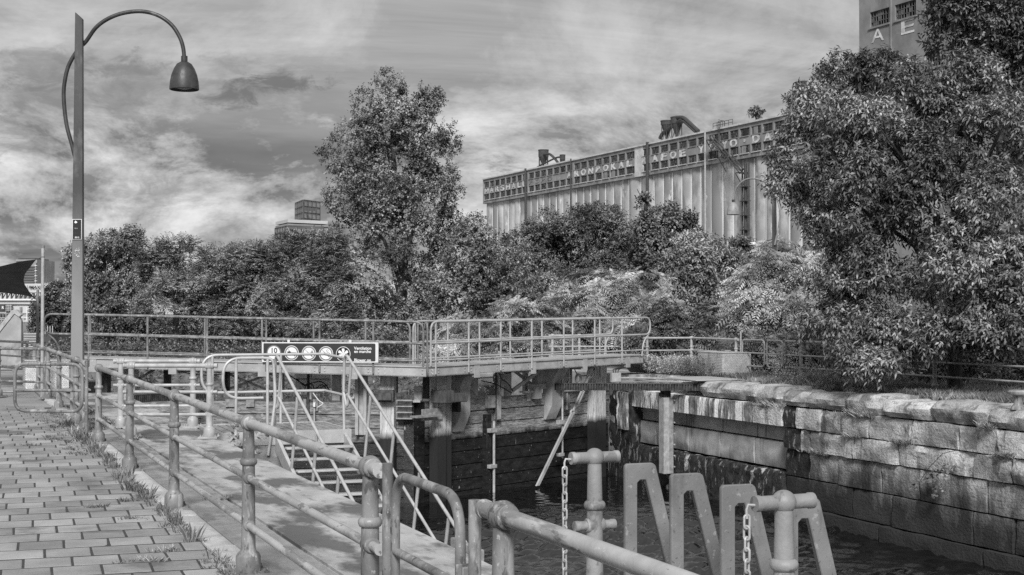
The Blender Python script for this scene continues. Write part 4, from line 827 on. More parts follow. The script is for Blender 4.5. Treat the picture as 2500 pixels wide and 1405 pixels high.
for a_, c_ in (((545, 910), (655, 955)), ((545, 958), (655, 918)), ((300, 900), (380, 950)), ((300, 950), (380, 905))):
    p = lpt(-1, *a_, -.3, g); q = lpt(-1, *c_, -.3, g); MB().obox(p, q - p, Z1 * .06, leaf_frame(-1)[1] * .05).build('brace', M['beam'], g, fixn=True)
ltube(-1, [(753, 903), (753, 1000), (757, 1040)], .1, .03, 'sluice_rod', 'rust', g); ltube(-1, [(759, 905), (759, 975)], .12, .03, 'sluice_rod', 'galv', g); ltube(-1, [(768, 985), (768, 1035)], .14, .025, 'guide_rod', 'galv', g)
pbox(-1, 750, 770, 1036, 1054, .05, .3, 'valve', 'black', g, .01); pbox(-1, 765, 770, 983, 994, .1, .2, 'valve_body', 'white', g, .004)
ltube(-1, fillet([V3((853, 952, 0)), V3((853, 975, 0)), V3((866, 975, 0)), V3((866, 952, 0))], 6, 5) and [(854, 955), (852, 965), (856, 973), (864, 972), (867, 960), (862, 952), (855, 952)], .15, .035, 'lifting_ring', 'postwood', g)
def cable(side, pts, n_off, root, rr=.013, m='black'): 
    P = [lpt(side, x, y, n_off, root) for x, y in pts]; MB().tube(fillet(P, .25, 5), rr, 6).build('cable', M[m], root)
for pts in (((725, 925), (745, 945), (760, 935), (790, 930), (806, 955)), ((690, 905), (735, 935), (770, 952), (800, 940)), ((770, 950), (790, 935), (800, 960)), ((742, 960), (748, 935), (765, 938), (768, 955)), ((420, 905), (500, 918), (560, 912), (655, 906)), ((430, 903), (520, 910), (650, 903))): cable(-1, pts, .2, g)
cable(-1, [(765, 960), (780, 980), (792, 985), (775, 995)], .3, g, .012, 'white')
for pts in (((1218, 905), (1222, 925), (1240, 935), (1252, 955)), ((1175, 930), (1200, 935), (1215, 940), (1250, 960)), ((1400, 895), (1408, 915), (1430, 920), (1452, 900)), ((1395, 898), (1392, 920), (1380, 945)), ((1222, 896), (1235, 915), (1255, 905))): cable(1, pts, .25, gates[1])
cable(1, [(1380, 900), (1386, 893), (1392, 915), (1388, 935)], .35, gates[1], .012, 'white')
# adjustable tie bar with turnbuckle on the right leaf
tb = thing('tie_bar', 'slanting steel tie bar with turnbuckle running from the footbridge down into the water', 'tie bar', LP(1, s_of(1308, 1, .45), .45, -2.8))
def tp(px, py, n=.45): return lpt(1, px, py, n, tb)
MB().tube([tp(1443, 900), tp(1434, 925)], .05, 8).build('rod', M['galv'], tb)
rg = tp(1441, 912); MB().ring(rg, .11, .035, leaf_frame(1)[1]).build('eye', M['galv'], tb); MB().ring(tp(1412, 925), .11, .035, leaf_frame(1)[1]).build('shackle', M['galv'], tb)
MB().tube([tp(1434, 925), tp(1421, 955)], .045, 8).build('rod', M['galv'], tb)
uu = leaf_frame(1)[0]
for o_ in (-.055, .055): MB().obox(tp(1421, 955) + uu * o_ - uu * .02, tp(1405, 990) - tp(1421, 955), uu * .04, leaf_frame(1)[1] * .05).build('turnbuckle_bar', M['beam'], tb, fixn=True)
MB().tube([tp(1405, 988), tp(1399, 1004)], .04, 8).build('rod', M['galv'], tb); MB().ring(tp(1397, 1008), .07, .03, leaf_frame(1)[1]).build('eye', M['galv'], tb)
MB().obox(tp(1392, 1008), tp(1306, 1186) - tp(1392, 1008), uu * .13, leaf_frame(1)[1] * .05).build('flat_bar', M['beam'], tb, fixn=True, bevel=.004)
# rack bars
def rack(label, P0, P1):
    P0, P1 = V3(P0), V3(P1); root = thing('gate_rack', label, 'rack bar', P0, 0, 'toothed gate rack bars'); d = P1 - P0; L_ = d.length; u = d.normalized(); n = V3((u.y, -u.x, 0)).normalized()
    if n.y > 0: n = -n
    MB().obox(-Z1 * .085 - n * .12, d, n * .12, Z1 * .17).build('bar', M['rust'], root, fixn=True)
    MB().obox(Z1 * .078 - n * .1, d, n * .14, Z1 * .022).build('top_flange', M['rust'], root, fixn=True)
    tm = None; k = int(L_ / .075)
    for i in range(k):
        p = u * (L_ * (i + .15) / k)
        if tm is None: tm = MB().obox(-Z1 * .08, u * .038, n * .045, Z1 * .155).build('tooth', M['rust'], root, fixn=True); tm.location = p
        else: c = tm.copy(); COL.objects.link(c); c.parent = root; c.location = p
    return root
M['rust'].node_tree.nodes['Principled BSDF'].inputs['Roughness'].default_value = .6
rack('dark toothed rack bar reaching from the right-hand gate to the far wall', (14.72, 34.9, -.255), (17.5, 31.45, -.16))
rack('dark toothed rack bar at the left-hand gate, seen through the short railings', (5.85, 34.9, -.27), (2.75, 31.6, -.2))
pr = thing('rack_support_post', 'pale square steel post on the recess wall holding up the rack', 'post', (17.0 - .16, 32.55, -3.0))
MB().obox((-.02, -.14, .62), (.16, 0, 0), (0, .28, 0), (0, 0, 1.93)).build('post', M['galv'], pr, bevel=.01, fixn=True); MB().obox((.145, -.10, .62), (.13, .0, 0), (0, .2, 0), (0, 0, 1.9)).build('post_flange', M['plate'], pr, bevel=.004, fixn=True)
MB().obox((-.0, -.1, 2.56), (.2, 0, 0), (0, .2, 0), (0, 0, .16)).lathe((-.05, 0, 2.62), [(.06, 0), (.06, .2)], 12, axis=(1, 0, 0)).build('roller', M['black'], pr)
for k in range(7): MB().lathe((.27, -.14, .8 + .28 * k), [(.02, 0), (.02, .03)], 6, axis=(0, -1, 0)).build('bolt', M['galv'], pr)
# conduits, junction box, lid on the right bank
for k in range(4):
    z = -.07 - .075 * k; o = MB().tube([(16.9 + .1 * k, 35.6, z - .02), (17.35 + .1 * k, 35.2, z), (XR + .82 - .03 * k, 34.2, z), (XR + .82 - .03 * k, 31.4, z + .03)], .027, 8).build('conduit', M['rail_far'])
    tag(o, ('topmost', 'second from top', 'third from top', 'lowest')[k] + ' of four grey conduits along the far coping behind the rack', 'conduit', 'conduits along the coping')
jb = thing('junction_box', 'grey metal junction box beside the right-hand gate post', 'box', W(1503, 38.6, 934)); MB().box((-.14, -.05, 0), (.14, .08, .26)).build('casing', M['beam'], jb, bevel=.01); MB().box((-.12, -.062, .02), (.12, -.052, .24)).build('lid', M['beam'], jb, bevel=.003)
for x in (-.06, 0, .06): MB().tube([(x, 0, .26), (x * 1.4, .0, .34), (x + .2, .05, .40)], .014, 6).build('cable', M['black'], jb)
lid = MB().box((XR + .06, 31.45, .005), (18.6, 33.3, .03)).build('cover_plate', M['alu'], bevel=.004); tag(lid, 'flat pale metal cover plate lying on the coping beside the patterned box', 'cover plate')
# diamond plate boxes: real raised lozenges
def diamond_box(label, o, dx, dy, h, side_louver=False):
    root = thing('tread_plate_box', label, 'equipment box', o, 0, 'tread plate equipment boxes'); MB().box((0, 0, 0), (dx, dy, h)).build('casing', M['tread'], root, bevel=.01)
    b = MB(); nx, nz = int(dx / .052), int(h / .045)
    for i in range(nx):
        for j in range(nz):
            x, z = .03 + i * .052 + (.0 if j % 2 else .02), .03 + j * .045; s = 1 if j % 2 else -1
            b.add([(x - .016, -.001, z - .008 * s), (x, -.006, z - .005), (x + .016, -.001, z + .008 * s), (x, -.006, z + .005)], [(0, 1, 2, 3)])
    b.build('raised_tread_pattern', M['galv'], root, smooth=False, kind='stuff')
    b = MB(); zz = .04
    while zz < h - .03: b.obox((-.008, .04, zz), (.012, 0, 0), (0, dy - .08, 0), (0, 0, .018)); zz += .042
    b.build('louver_panel', M['tread'], root)
    MB().box((-.02, -.02, h), (dx + .02, dy + .02, h + .018)).build('lid', M['tread'], root, bevel=.004)
    MB().tube([(dx * .35, dy * .35, h + .012), (dx * .35, dy * .3, h + .055), (dx * .55, dy * .3, h + .055), (dx * .55, dy * .35, h + .012)], .01, 6).build('handle', M['galv'], root)
diamond_box('patterned metal box on the far bank in front of the pipe gates', G(1764, 920) + V3((0, 0, .005)), .87, 1.35, .62)
diamond_box('patterned metal box at left behind the open gate frame', G(64, 951) + V3((0, 0, .0)), .92, 1.35, .62)
MB().box((1.0, 32.9, -.02), (2.9, 35.6, .006)).build('box_pad', M['ledge'], None)['kind'] = 'structure'
M['plinth'] = mat('streaky_grey_plinth', .26, .38, 1.6, .7, .2, 20, spots=[(2, (1, 1, .6), .54, .62, .14, .6)])
# sloped plinth far left
pl = thing('sloped_plinth', 'grey sloped-top interpretation plinth at the far left edge', 'plinth', W(-30, 43, None)); pl.location.z = 0; pl.scale = (1.19, 1.19, 1.19)
px_ = DEP(pl.location.x, pl.location.y); k_ = 36 / FPX
MB().prism([(-.40, 0), (.85, 0), (.85, 1.22), (.80, 1.32), (.68, 1.40)], (0, 0, 0), (cT, -sT, 0), Z1, (sT * .12, cT * .12, 0)).build('body', M['plinth'], pl, smooth=False, fixn=True)
MB().prism([(-.42, 0.02), (.68, 1.41), (.80, 1.33), (.86, 1.38), (.72, 1.51), (.62, 1.50), (-.50, .06)], (-.03 * sT, -.03 * cT, 0), (cT, -sT, 0), Z1, (sT * .18, cT * .18, 0)).build('capping', M['galv'], pl, smooth=False, fixn=True)
# mooring bollard far right
bo = thing('mooring_bollard', 'pale mushroom-topped mooring bollard on the wall at the right edge', 'bollard', W(2484, 24.0, None)); bo.location = (*G(2484, 1000)[:2], 0)
MB().lathe((0, 0, 0), [(.13, 0), (.12, .04), (.075, .1), (.07, .18), (.10, .24), (.17, .27), (.18, .31), (.16, .34), (.05, .35)], 24).build('body', M['paint'], bo)
# =================================================================== FOOTBRIDGE over the gates
fb = thing('footbridge', 'long steel footbridge with tube handrails bent over the mitred lock gates', 'footbridge', (10.27, 31.6, .3))
FO = fb.location
def dz(side, s): return (.47 + .075 * s / 8.4) if side > 0 else (.47 + .17 * s / 8.4)
NEAR, FARN = .80, -.22
def fp(side, s, n, z=0.0): p = LP(side, s, n, 0) - FO; p.z = dz(side, s) + z - FO.z; return p
def corner_s(n): return n * math.tan(AL)          # where the offset lines of both leaves meet at the mitre: s where X = centre
for side, SE in ((1, 8.45), (-1, 8.6)):
    u, n = leaf_frame(side)
    s0n, s0f = -math.tan(AL) * NEAR + .03, -math.tan(AL) * FARN
    # deck planks
    q = 10
    for i in range(q):
        a, b_ = i / q, (i + 1) / q - .0015; An, Bn = s0n + (SE - s0n) * a, s0n + (SE - s0n) * b_; Af, Bf = s0f + (SE - s0f) * a, s0f + (SE - s0f) * b_
        P = [fp(side, An, NEAR - .02), fp(side, Bn, NEAR - .02), fp(side, Bf, FARN + .02), fp(side, Af, FARN + .02)]
        MB().add(P + [p - Z1 * .03 for p in P], [(0, 1, 2, 3), (7, 6, 5, 4), (0, 4, 5, 1), (1, 5, 6, 2), (2, 6, 7, 3), (3, 7, 4, 0)]).build('deck_panel', M['alu' if side > 0 else 'galv'], fb, smooth=False, fixn=True)
    for nn, s0 in ((NEAR, s0n), (FARN, s0f)):
        p, e = fp(side, s0, nn), fp(side, SE, nn)
        MB().obox(p - Z1 * .24, e - p, n * -.02, Z1 * .215).obox(p - Z1 * .245, e - p, n * -.12, Z1 * .02).obox(p - Z1 * .03, e - p, n * .03, Z1 * .035).build('side_beam', M['beam'], fb, fixn=True)
        pc = [] ; xs = [507, 651, 781, 912, 1044, 362, 218] if side < 0 else [1062, 1142.6, 1220.7, 1296.4, 1374.5, 1450, 1516.5]
        for px in xs:
            s = s_of(px, side, NEAR)
            if nn == FARN: s = min(s + .45, SE - .3)
            a0 = fp(side, s, nn + .025 * (1 if nn > 0 else -1), -.20); a1 = fp(side, s, nn + .025 * (1 if nn > 0 else -1), 1.0)
            if nn == FARN: a0.z += .2
            MB().tube([a0, a1], .024, 10).build('post', M['paint' if side < 0 else 'beam'], fb)
            if nn == NEAR:
                b = MB()
                for ds in (-.12, .12):
                    for zz in (-.09, -.17): b.lathe(fp(side, s + ds, nn, zz), [(.02, 0), (.02, .012), (.006, .02)], 6, axis=n)
                b.build('rivet', M['beam'], fb, kind='stuff')
        E = SE if nn == NEAR else SE - .3; sgn = .025 * (1 if nn > 0 else -1)
        top = [fp(side, s0 + .06, nn + sgn, .0), fp(side, s0 + .06, nn + sgn, 1.02), fp(side, E + .32, nn + sgn, 1.02), fp(side, E + .32, nn + sgn, .55), fp(side, s0 + .06, nn + sgn, .52)]
        MB().tube(fillet([top[0], top[1]] , .1) and fillet([top[0], top[1], top[2], top[3], top[4]], .22, 8), .026, 10).build('handrail', M['paint' if side < 0 else 'beam'], fb)
        MB().tube([fp(side, s0 + .06, nn + sgn, .12), fp(side, E - .1, nn + sgn, .12)], .022, 10).build('low_rail', M['paint' if side < 0 else 'beam'], fb)
        MB().tube(fillet([fp(side, E + .25, nn + sgn, .56), fp(side, E - .02, nn + sgn, .35), fp(side, E - .10, nn + sgn, -.05)], .3, 7), .022, 10).build('end_rail', M['paint' if side < 0 else 'beam'], fb)
    for s in (1.2, 3.4, 5.6, 7.6):
        p = fp(side, s, NEAR - .03, -.24); MB().obox(p, u * .1, n * (FARN - NEAR + .06), Z1 * -.08).build('cross_beam', M['beam'], fb, fixn=True)
        MB().obox(fp(side, s, NEAR + .004, -.02), u * .2, n * .012, Z1 * -.32).build('lug', M['beam'], fb, fixn=True)
p = fp(1, 8.45, NEAR, -.03); u, n = leaf_frame(1); MB().obox(p, u * .62 - Z1 * .42, n * -.9, V3((.05, .03, -.10))).build('end_ramp', M['beam'], fb, fixn=True)
# ---- warning sign on the bridge
def text(s, size, m, parent, loc, rot, extrude=.001, ax='LEFT', name='lettering', sx=1.0, bold=False):
    c = bpy.data.curves.new(name, 'FONT'); c.body = s; c.size = size; c.extrude = extrude; c.align_x = ax; c.align_y = 'CENTER'; c.offset = size * (.018 if bold else .006)
    o = bpy.data.objects.new('tmp', c); COL.objects.link(o); bpy.context.view_layer.update()
    me = bpy.data.meshes.new_from_object(o); bpy.data.objects.remove(o); me.materials.clear(); me.materials.append(m)
    q = link(name, me, parent, loc); q.rotation_euler = rot; q.scale = (sx, 1, 1); return q
s0, s1 = s_of(640, -1, NEAR + .1), s_of(924, -1, NEAR + .1)
pA = LP(-1, s0, NEAR + .1, 0); pB = LP(-1, s1, NEAR + .1, 0); SW = (pB - pA).length
zc0 = ZD(859, DEP(pA.x, pA.y)); zc1 = ZD(862.5, DEP(pB.x, pB.y)); SH = 49 / FPX * DEP((pA.x + pB.x) / 2, (pA.y + pB.y) / 2)
sg = thing('warning_sign', 'long dark warning sign with round pictograms hung on the left half of the footbridge', 'sign', (pA.x, pA.y, (zc0 + zc1) / 2), math.atan2(pB.y - pA.y, pB.x - pA.x))
ux = V3((1, 0, 0)); ny = V3((0, -1, 0)); RX = (math.pi / 2, 0, 0)
MB().box((0, 0, -SH / 2), (SW, .012, SH / 2)).build('backing_board', M['white'], sg, bevel=.004)
def rrect(x0, z0, x1, z1, r_, n=5):
    out = []
    for cx, cz, a in ((x1 - r_, z1 - r_, 0), (x0 + r_, z1 - r_, 90), (x0 + r_, z0 + r_, 180), (x1 - r_, z0 + r_, 270)):
        for i in range(n + 1): t = math.radians(a + 90 * i / n); out.append((cx + r_ * math.cos(t), cz + r_ * math.sin(t)))
    return out
mg = SW * .013
MB().prism(rrect(mg, -SH / 2 + mg * .8, SW * .975, SH / 2 - mg * .7, .03), (0, -.004, 0), ux, Z1, (0, .005, 0)).build('panel', M['signdark'], sg, smooth=False, fixn=True)
KS = SW / 284.0      # metres per photo pixel along the sign
def sx_(px): return (px - 640) * KS
def disc(cx, cz, r0, r1, m, y, name, n=36):
    if r0 <= 0: MB().prism([(cx + r1 * math.cos(2 * math.pi * i / n), cz + r1 * math.sin(2 * math.pi * i / n)) for i in range(n)], (0, y, 0), ux, Z1, (0, .001, 0)).build(name, M[m], sg, smooth=False, fixn=True)
    else:
        V, F = [], []
        for i in range(n):
            a = 2 * math.pi * i / n; V += [(cx + r0 * math.cos(a), y, cz + r0 * math.sin(a)), (cx + r1 * math.cos(a), y, cz + r1 * math.sin(a))]
        for i in range(n): j = (i + 1) % n; F.append((2 * i, 2 * i + 1, 2 * j + 1, 2 * j))
        MB().add(V, F).build(name, M[m], sg, smooth=False)
def poly(pts, cx, cz, sc, m, y, name): MB().prism([(cx + a * sc, cz + b * sc) for a, b in pts], (0, y, 0), ux, Z1, (0, .001, 0)).build(name, M[m], sg, smooth=False, fixn=True)
R_ = 17.5 * KS
cx = sx_(669.5); cz = .5 * KS + (-1.5) * KS
disc(cx, cz, 0, R_ * 1.02, 'signgrey', -.006, 'sign_ring'); disc(cx, cz, 0, R_ * .86, 'signwhite', -.008, 'sign_disc')
text('10', 17 * KS, M['signblack'], sg, (cx, -.010, cz + 4.5 * KS), RX, .0006, 'CENTER', bold=True); text('MAX km/h', 5.2 * KS, M['signblack'], sg, (cx, -.010, cz - 6.5 * KS), RX, .0006, 'CENTER')
for k, px in enumerate((713, 755.5, 797)):
    cx = sx_(px); cz = (-1.5 - .8 * k) * KS + 0
    disc(cx, cz, 0, R_, 'signwhite', -.006, 'sign_ring'); disc(cx, cz, 0, R_ * .93, 'signgrey', -.008, 'sign_ring'); disc(cx, cz, 0, R_ * .76, 'signwhite', -.010, 'sign_disc')
    if k == 0: poly([(-.58, .18), (-.3, .22), (.0, .06), (.66, .06), (.7, 0), (.62, -.06), (.1, -.08), (-.0, -.08), (-.2, -.26), (-.58, -.22)], cx, cz, R_, 'signblack', -.012, 'key_pictogram')
    if k == 1:
        poly([(-.6, .06), (.55, -.16), (.55, -.24), (-.6, 0)], cx, cz, R_, 'signblack', -.012, 'match_pictogram'); poly([(.2, .0), (.3, .28), (.38, .2), (.42, .5), (.58, .15), (.62, .22), (.6, -.02), (.45, -.1), (.3, -.1)], cx, cz, R_, 'signgrey', -.012, 'flame_pictogram')
    if k == 2:
        poly([(-.62, .10), (.45, -.14), (.45, -.28), (-.62, -.02)], cx, cz, R_, 'signblack', -.012, 'cigarette_pictogram')
        b = MB().tube([V3((cx + a * R_, -.012, cz + c_ * R_)) for a, c_ in ((.5, -.2), (.62, -.05), (.5, .1), (.2, .2), (.05, .4), (.2, .58), (.36, .42), (.25, .25))], .004, 5); b.build('smoke_pictogram', M['signblack'], sg)
    a = math.radians(-45); poly([(-.62 * .78 - .05, .62 * .78 - .05 + .1), (-.62 * .78 - .02, .45), (.45, -.62 * .78 - .02), (.55, -.42)], cx, cz, R_ * 1.0, 'signgrey', -.014, 'slash')
cx = sx_(839); cz = -3.6 * KS; disc(cx, cz, 0, R_, 'signwhite', -.006, 'sign_ring'); disc(cx, cz, 0, R_ * .93, 'signblack', -.008, 'sign_disc'); disc(cx, cz, .05 * R_, .14 * R_, 'signwhite', -.012, 'fan_hub')
for k in range(6):
    a = math.radians(90 + 60 * k); rot = lambda p: (p[0] * math.cos(a) - p[1] * math.sin(a), p[0] * math.sin(a) + p[1] * math.cos(a))
    poly([rot(p) for p in ((.10, -.05), (.45, -.20), (.74, -.16), (.74, .14), (.60, .20), (.12, .06))], cx, cz, R_, 'signwhite', -.011, 'fan_blade')
for s_, zz in (('Ventilation', 11.8), ('en marche', 4.2), ('Blower on', -16.2)): text(s_, 9.6 * KS, M['signwhite'], sg, (sx_(865.5), -.007, (zz - 2) * KS), RX, .0006, bold=True)
for x in (.23, .76):
    MB().box((SW * x - .03, -.0, SH / 2), (SW * x + .03, .015, SH / 2 + .06)).build('bracket', M['white'], sg)
# =================================================================== street lamps
def street_lamp(label, X, Y, rz, with_plate=True):
    root = thing('street_lamp', label, 'street lamp', (X, Y, 0), rz, 'curved-arm street lamps')
    Ht = 6.56; w0, w1 = .106, .060; dp = .05
    V = [(-w0, -dp, 0), (w0, -dp, 0), (w0, dp, 0), (-w0, dp, 0), (-w1, -dp * .8, Ht + .05), (w1, -dp * .8, Ht - .06), (w1, dp * .8, Ht - .06), (-w1, dp * .8, Ht + .05)]
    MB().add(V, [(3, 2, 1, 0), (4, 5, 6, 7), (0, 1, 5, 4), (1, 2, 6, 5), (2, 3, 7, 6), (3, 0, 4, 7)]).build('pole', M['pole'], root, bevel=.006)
    MB().obox((-w0 - .012, dp * .3, 0), (.02, 0, 0), (0, dp * 1.2, 0), (w0 - w1, 0, Ht)).build('side_channel', M['dark_paint'], root, fixn=True)
    s = 23.3 / FPX
    path = [((x - 192) * s, 0.085 if y > 60 and x < 230 else .02, ZD(y, 23.3)) for x, y in ((182, 392), (172, 352), (158, 300), (151, 240), (152, 200), (162, 155), (185, 115), (205, 94), (232, 62), (262, 40), (300, 26), (345, 22), (385, 32), (418, 55), (438, 85), (447, 112), (450, 140))]
    sm = []
    P = [V3(p) for p in path]
    for i in range(len(P) - 1):
        a, b_, c, d = P[max(i - 1, 0)], P[i], P[i + 1], P[min(i + 2, len(P) - 1)]
        for k in range(5):
            t = k / 5; sm.append(.5 * ((2 * b_) + (c - a) * t + (2 * a - 5 * b_ + 4 * c - d) * t * t + (3 * b_ - a - 3 * c + d) * t ** 3))
    sm.append(P[-1]); MB().tube(sm, .033, 14).build('arm', M['dark_paint'], root)
    c = V3(((450 - 192) * s, .02, ZD(140, 23.3)))
    prof = [(r_ * s, -(y - 140) * s) for r_, y in ((6, 136), (7, 146), (10, 147), (18, 152), (25, 163), (31, 178), (34.5, 195), (36, 210), (36, 215), (34, 216), (33.5, 210), (30, 196), (10, 180))]
    sh = MB().lathe(c, prof[::-1], 32).build('lamp_shade', M['dark_paint'], root); MB().lathe(c, [(.02, -.36), (.20, -.44), (.205, -.455), (.02, -.50)][::-1], 24).build('lens', M['plate'], sh)
    MB().lathe(c, [(8 * s, -.04), (8 * s, .05)], 16).build('collar', M['dark_paint'], root)
    return root
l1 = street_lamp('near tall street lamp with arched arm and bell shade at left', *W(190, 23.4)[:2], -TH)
l2 = l1.copy(); COL.objects.link(l2)
def copy_children(a, b):
    for ch in list(a.children): c = ch.copy(); COL.objects.link(c); c.parent = b; copy_children(ch, c)
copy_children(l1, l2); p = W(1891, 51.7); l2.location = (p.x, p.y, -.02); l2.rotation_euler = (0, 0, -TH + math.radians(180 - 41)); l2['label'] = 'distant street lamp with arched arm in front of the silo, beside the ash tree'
# lighter paint on the distant lamp arm
for ch in l2.children:
    if ch.name.startswith(('arm', 'lamp_shade')): ch.data = ch.data.copy(); ch.data.materials[0] = M['npaint2']
# number plate on the pole
s = 23.3 / FPX; zc = ZD(560, 23.3); pn = thing('pole_number_plate', 'small dark number plate BE15 fixed on the near lamp post', 'sign', l1.location + V3((0, 0, zc)), -TH)
MB().box((-11.5 * s, -.064, -25 * s), (11.5 * s, -.056, 25 * s)).build('plate_border', M['signwhite'], pn, bevel=.002); MB().box((-10.3 * s, -.067, -23.8 * s), (10.3 * s, -.0635, 23.8 * s)).build('plate', M['signblack'], pn)
text('BE15', 5.2 * s, M['signwhite'], pn, (-5.0 * s, -.0685, -20 * s), RX, .0006, bold=True); text('9-1-1', 3.4 * s, M['signwhite'], pn, (-5.5 * s, -.0685, 2.4 * s), RX, .0006); text('_____', 3 * s, M['signgrey'], pn, (-5.5 * s, -.0685, -8 * s), RX, .0004)
MB().prism([(-7 * s, 17 * s), (-5 * s, 19.5 * s), (-3.5 * s, 21.5 * s), (-1 * s, 19.5 * s), (1 * s, 17 * s), (-1 * s, 15.5 * s), (-3.5 * s, 14.5 * s), (-5 * s, 15.5 * s)], (0, -.0685, 0), ux, Z1, (0, .0008, 0)).build('beaver_emblem', M['signwhite'], pn, smooth=False, fixn=True)
b = MB(); r2 = random.Random(5)
for k in range(14):
    x0, z0 = r2.uniform(-7, 7) * s, r2.uniform(-9, 7) * s; P = [V3((x0, -.056, z0))]
    for q in range(4): P.append(P[-1] + V3((r2.uniform(-3, 3) * s, 0, r2.uniform(-3, 3) * s)))
    b.tube(P, .0022, 4)
sc_ = b.build('graffiti_scribble', M['signwhite'], l1); sc_.location = (0, 0, ZD(618, 23.3))
# =================================================================== shade sail and masts
m1 = G(104, 966); d1 = DEP(m1.x, m1.y)
ms = thing('sail_mast', 'taller pale mast holding the upper corner of the black sail', 'mast', (m1.x, m1.y, 0), 0, 'shade sail masts')
MB().tube([(0, 0, 0), (0, 0, ZD(606, d1))], .034, 14).build('pole', M['rail_far'], ms); MB().tube([(0, 0, ZD(606, d1)), (0, 0, ZD(600, d1))], .038, 14).build('cap', M['npaint'], ms); MB().ring((0, 0, ZD(628, d1)), .034, .006, (0, 0, 1)).build('ring', M['rust'], ms)
d2 = 36.0; m2 = W(92, d2); ms2 = thing('sail_mast', 'shorter grey mast holding the lower corner of the black sail', 'mast', (m2.x, m2.y, -.03), 0, 'shade sail masts')
MB().tube([(0, 0, 0), (0, 0, ZD(706, d2))], .034, 12).build('pole', M['paint'], ms2)
def sail():
    C4 = [W(88, d1 - .05, 634), W(85, d2, 727), W(-190, 36, 690), W(-150, 30, 668)]
    N = 20; V = []; F = []
    for i in range(N + 1):
        for j in range(N + 1):
            a, b_ = i / N, j / N; p = (C4[0] * (1 - a) + C4[3] * a) * (1 - b_) + (C4[1] * (1 - a) + C4[2] * a) * b_
            cen = (C4[0] + C4[1] + C4[2] + C4[3]) / 4; pull = max(0, 1 - abs(2 * b_ - 1) ** 2) * abs(2 * a - 1) ** 2 + max(0, 1 - abs(2 * a - 1) ** 2) * abs(2 * b_ - 1) ** 2 * .35
            p = p.lerp(cen, .22 * pull); p.z += .03 * noise.noise(V3((a * 4, b_ * 5, 0))) ; V.append(p - m1)
    for i in range(N):
        for j in range(N): k = i * (N + 1) + j; F.append((k, k + N + 1, k + N + 2, k + 1))
    r_ = thing('shade_sail', 'black triangular shade sail stretched between masts at left edge', 'shade sail', m1); MB().add(V, F).build('cloth', M['cloth'], r_)
    MB().tube([C4[0] - m1, V3((0, 0, ZD(628, d1)))], .008, 6).build('rope', M['black'], r_); MB().tube([C4[1] - m1, V3((m2.x, m2.y, ZD(733, d2))) - m1], .008, 6).build('rope', M['black'], r_)
sail()
# =================================================================== GRAIN SILO
SV = V3((0, 0, 0)); vl, vd = .4158, -.9095
def cam2w(l, d): return V3((l * cT + d * sT, -l * sT + d * cT, 0))
VD = cam2w(vl, vd); VN = V3((VD.y, -VD.x, 0)); VN = VN if VN.dot(cam2w(0, -1)) > 0 else -VN      # VN faces the camera
P0 = cam2w(-8.5, 425.0)
silo = thing('grain_silo', 'enormous derelict concrete grain silo with graffiti along its upper storey', 'silo', P0)
def SP(s, z, n=0.0): return VD * s + VN * n + Z1 * z
def silo_s(px, d0=425., l0=-8.5): k = (px - CX) / FPX; return (k * d0 - l0) / (.4158 + .9095 * k)
RT = 41.7; SLEN = 215.0
def sbox(root, name, m, s0, s1, z0, z1, n0, n1, **k): return MB().obox(SP(s0, z0, n0), VD * (s1 - s0), VN * (n1 - n0), Z1 * (z1 - z0)).build(name, M[m], root, fixn=True, smooth=False, **k)
zt = RT; W1t, W1b, W2t, W2b, WB = zt - 1.15, zt - 2.85, zt - 4.75, zt - 6.45, zt - 7.3
pit = [49, 122, 200, 275, 355, 436, 516, 590, 687, 772, 857, 952, 1044, 1137, 1231, 1341, 1436, 1540, 1647, 1755, 1869, 1977, 2092]
ss = [silo_s(1180 + .1708 * v) for v in pit] + [silo_s(1540 + .1708 * v) for v in (215, 352, 480, 612, 745, 885, 1017, 1179, 1352, 1477, 1635, 1800, 1967, 2130)]
while ss[-1] < 210: ss.append(ss[-1] + 4.05)
# upper storey: bands, piers and recessed voids
wn = 16.0
sbox(silo, 'upper_wall', 'silowall', 0, SLEN, W1t, zt - .35, -wn, 0); sbox(silo, 'roof_edge', 'silopale', -.3, SLEN, zt - .35, zt, -wn, .35)
sbox(silo, 'spandrel_wall', 'silowall', 0, SLEN, W2t, W1b, -wn, 0); sbox(silo, 'base_wall', 'silowall', 0, SLEN, WB - .2, W2b, -wn, 0)
sbox(silo, 'inner_wall', 'winvoid', 0.2, SLEN, W2b, W1t, -wn + .3, -.30)
sbox(silo, 'pale_wall_patch', 'silopale', 91.0, 95.0, W2b - 1.0, W1t + .9, -.3, .04)
edges = [0.0] + [(ss[i] + ss[i + 1]) / 2 for i in range(len(ss) - 1)] + [SLEN]
for i, e in enumerate(edges):
    if 91 < e < 95: continue
    big = i in (8, 15, 30); w_ = .9 if big else .5; o = sbox(silo, 'pier', 'silowall', e - w_ / 2, e + w_ / 2, WB - .2, zt - .36, -.9, .06 if big else .03)
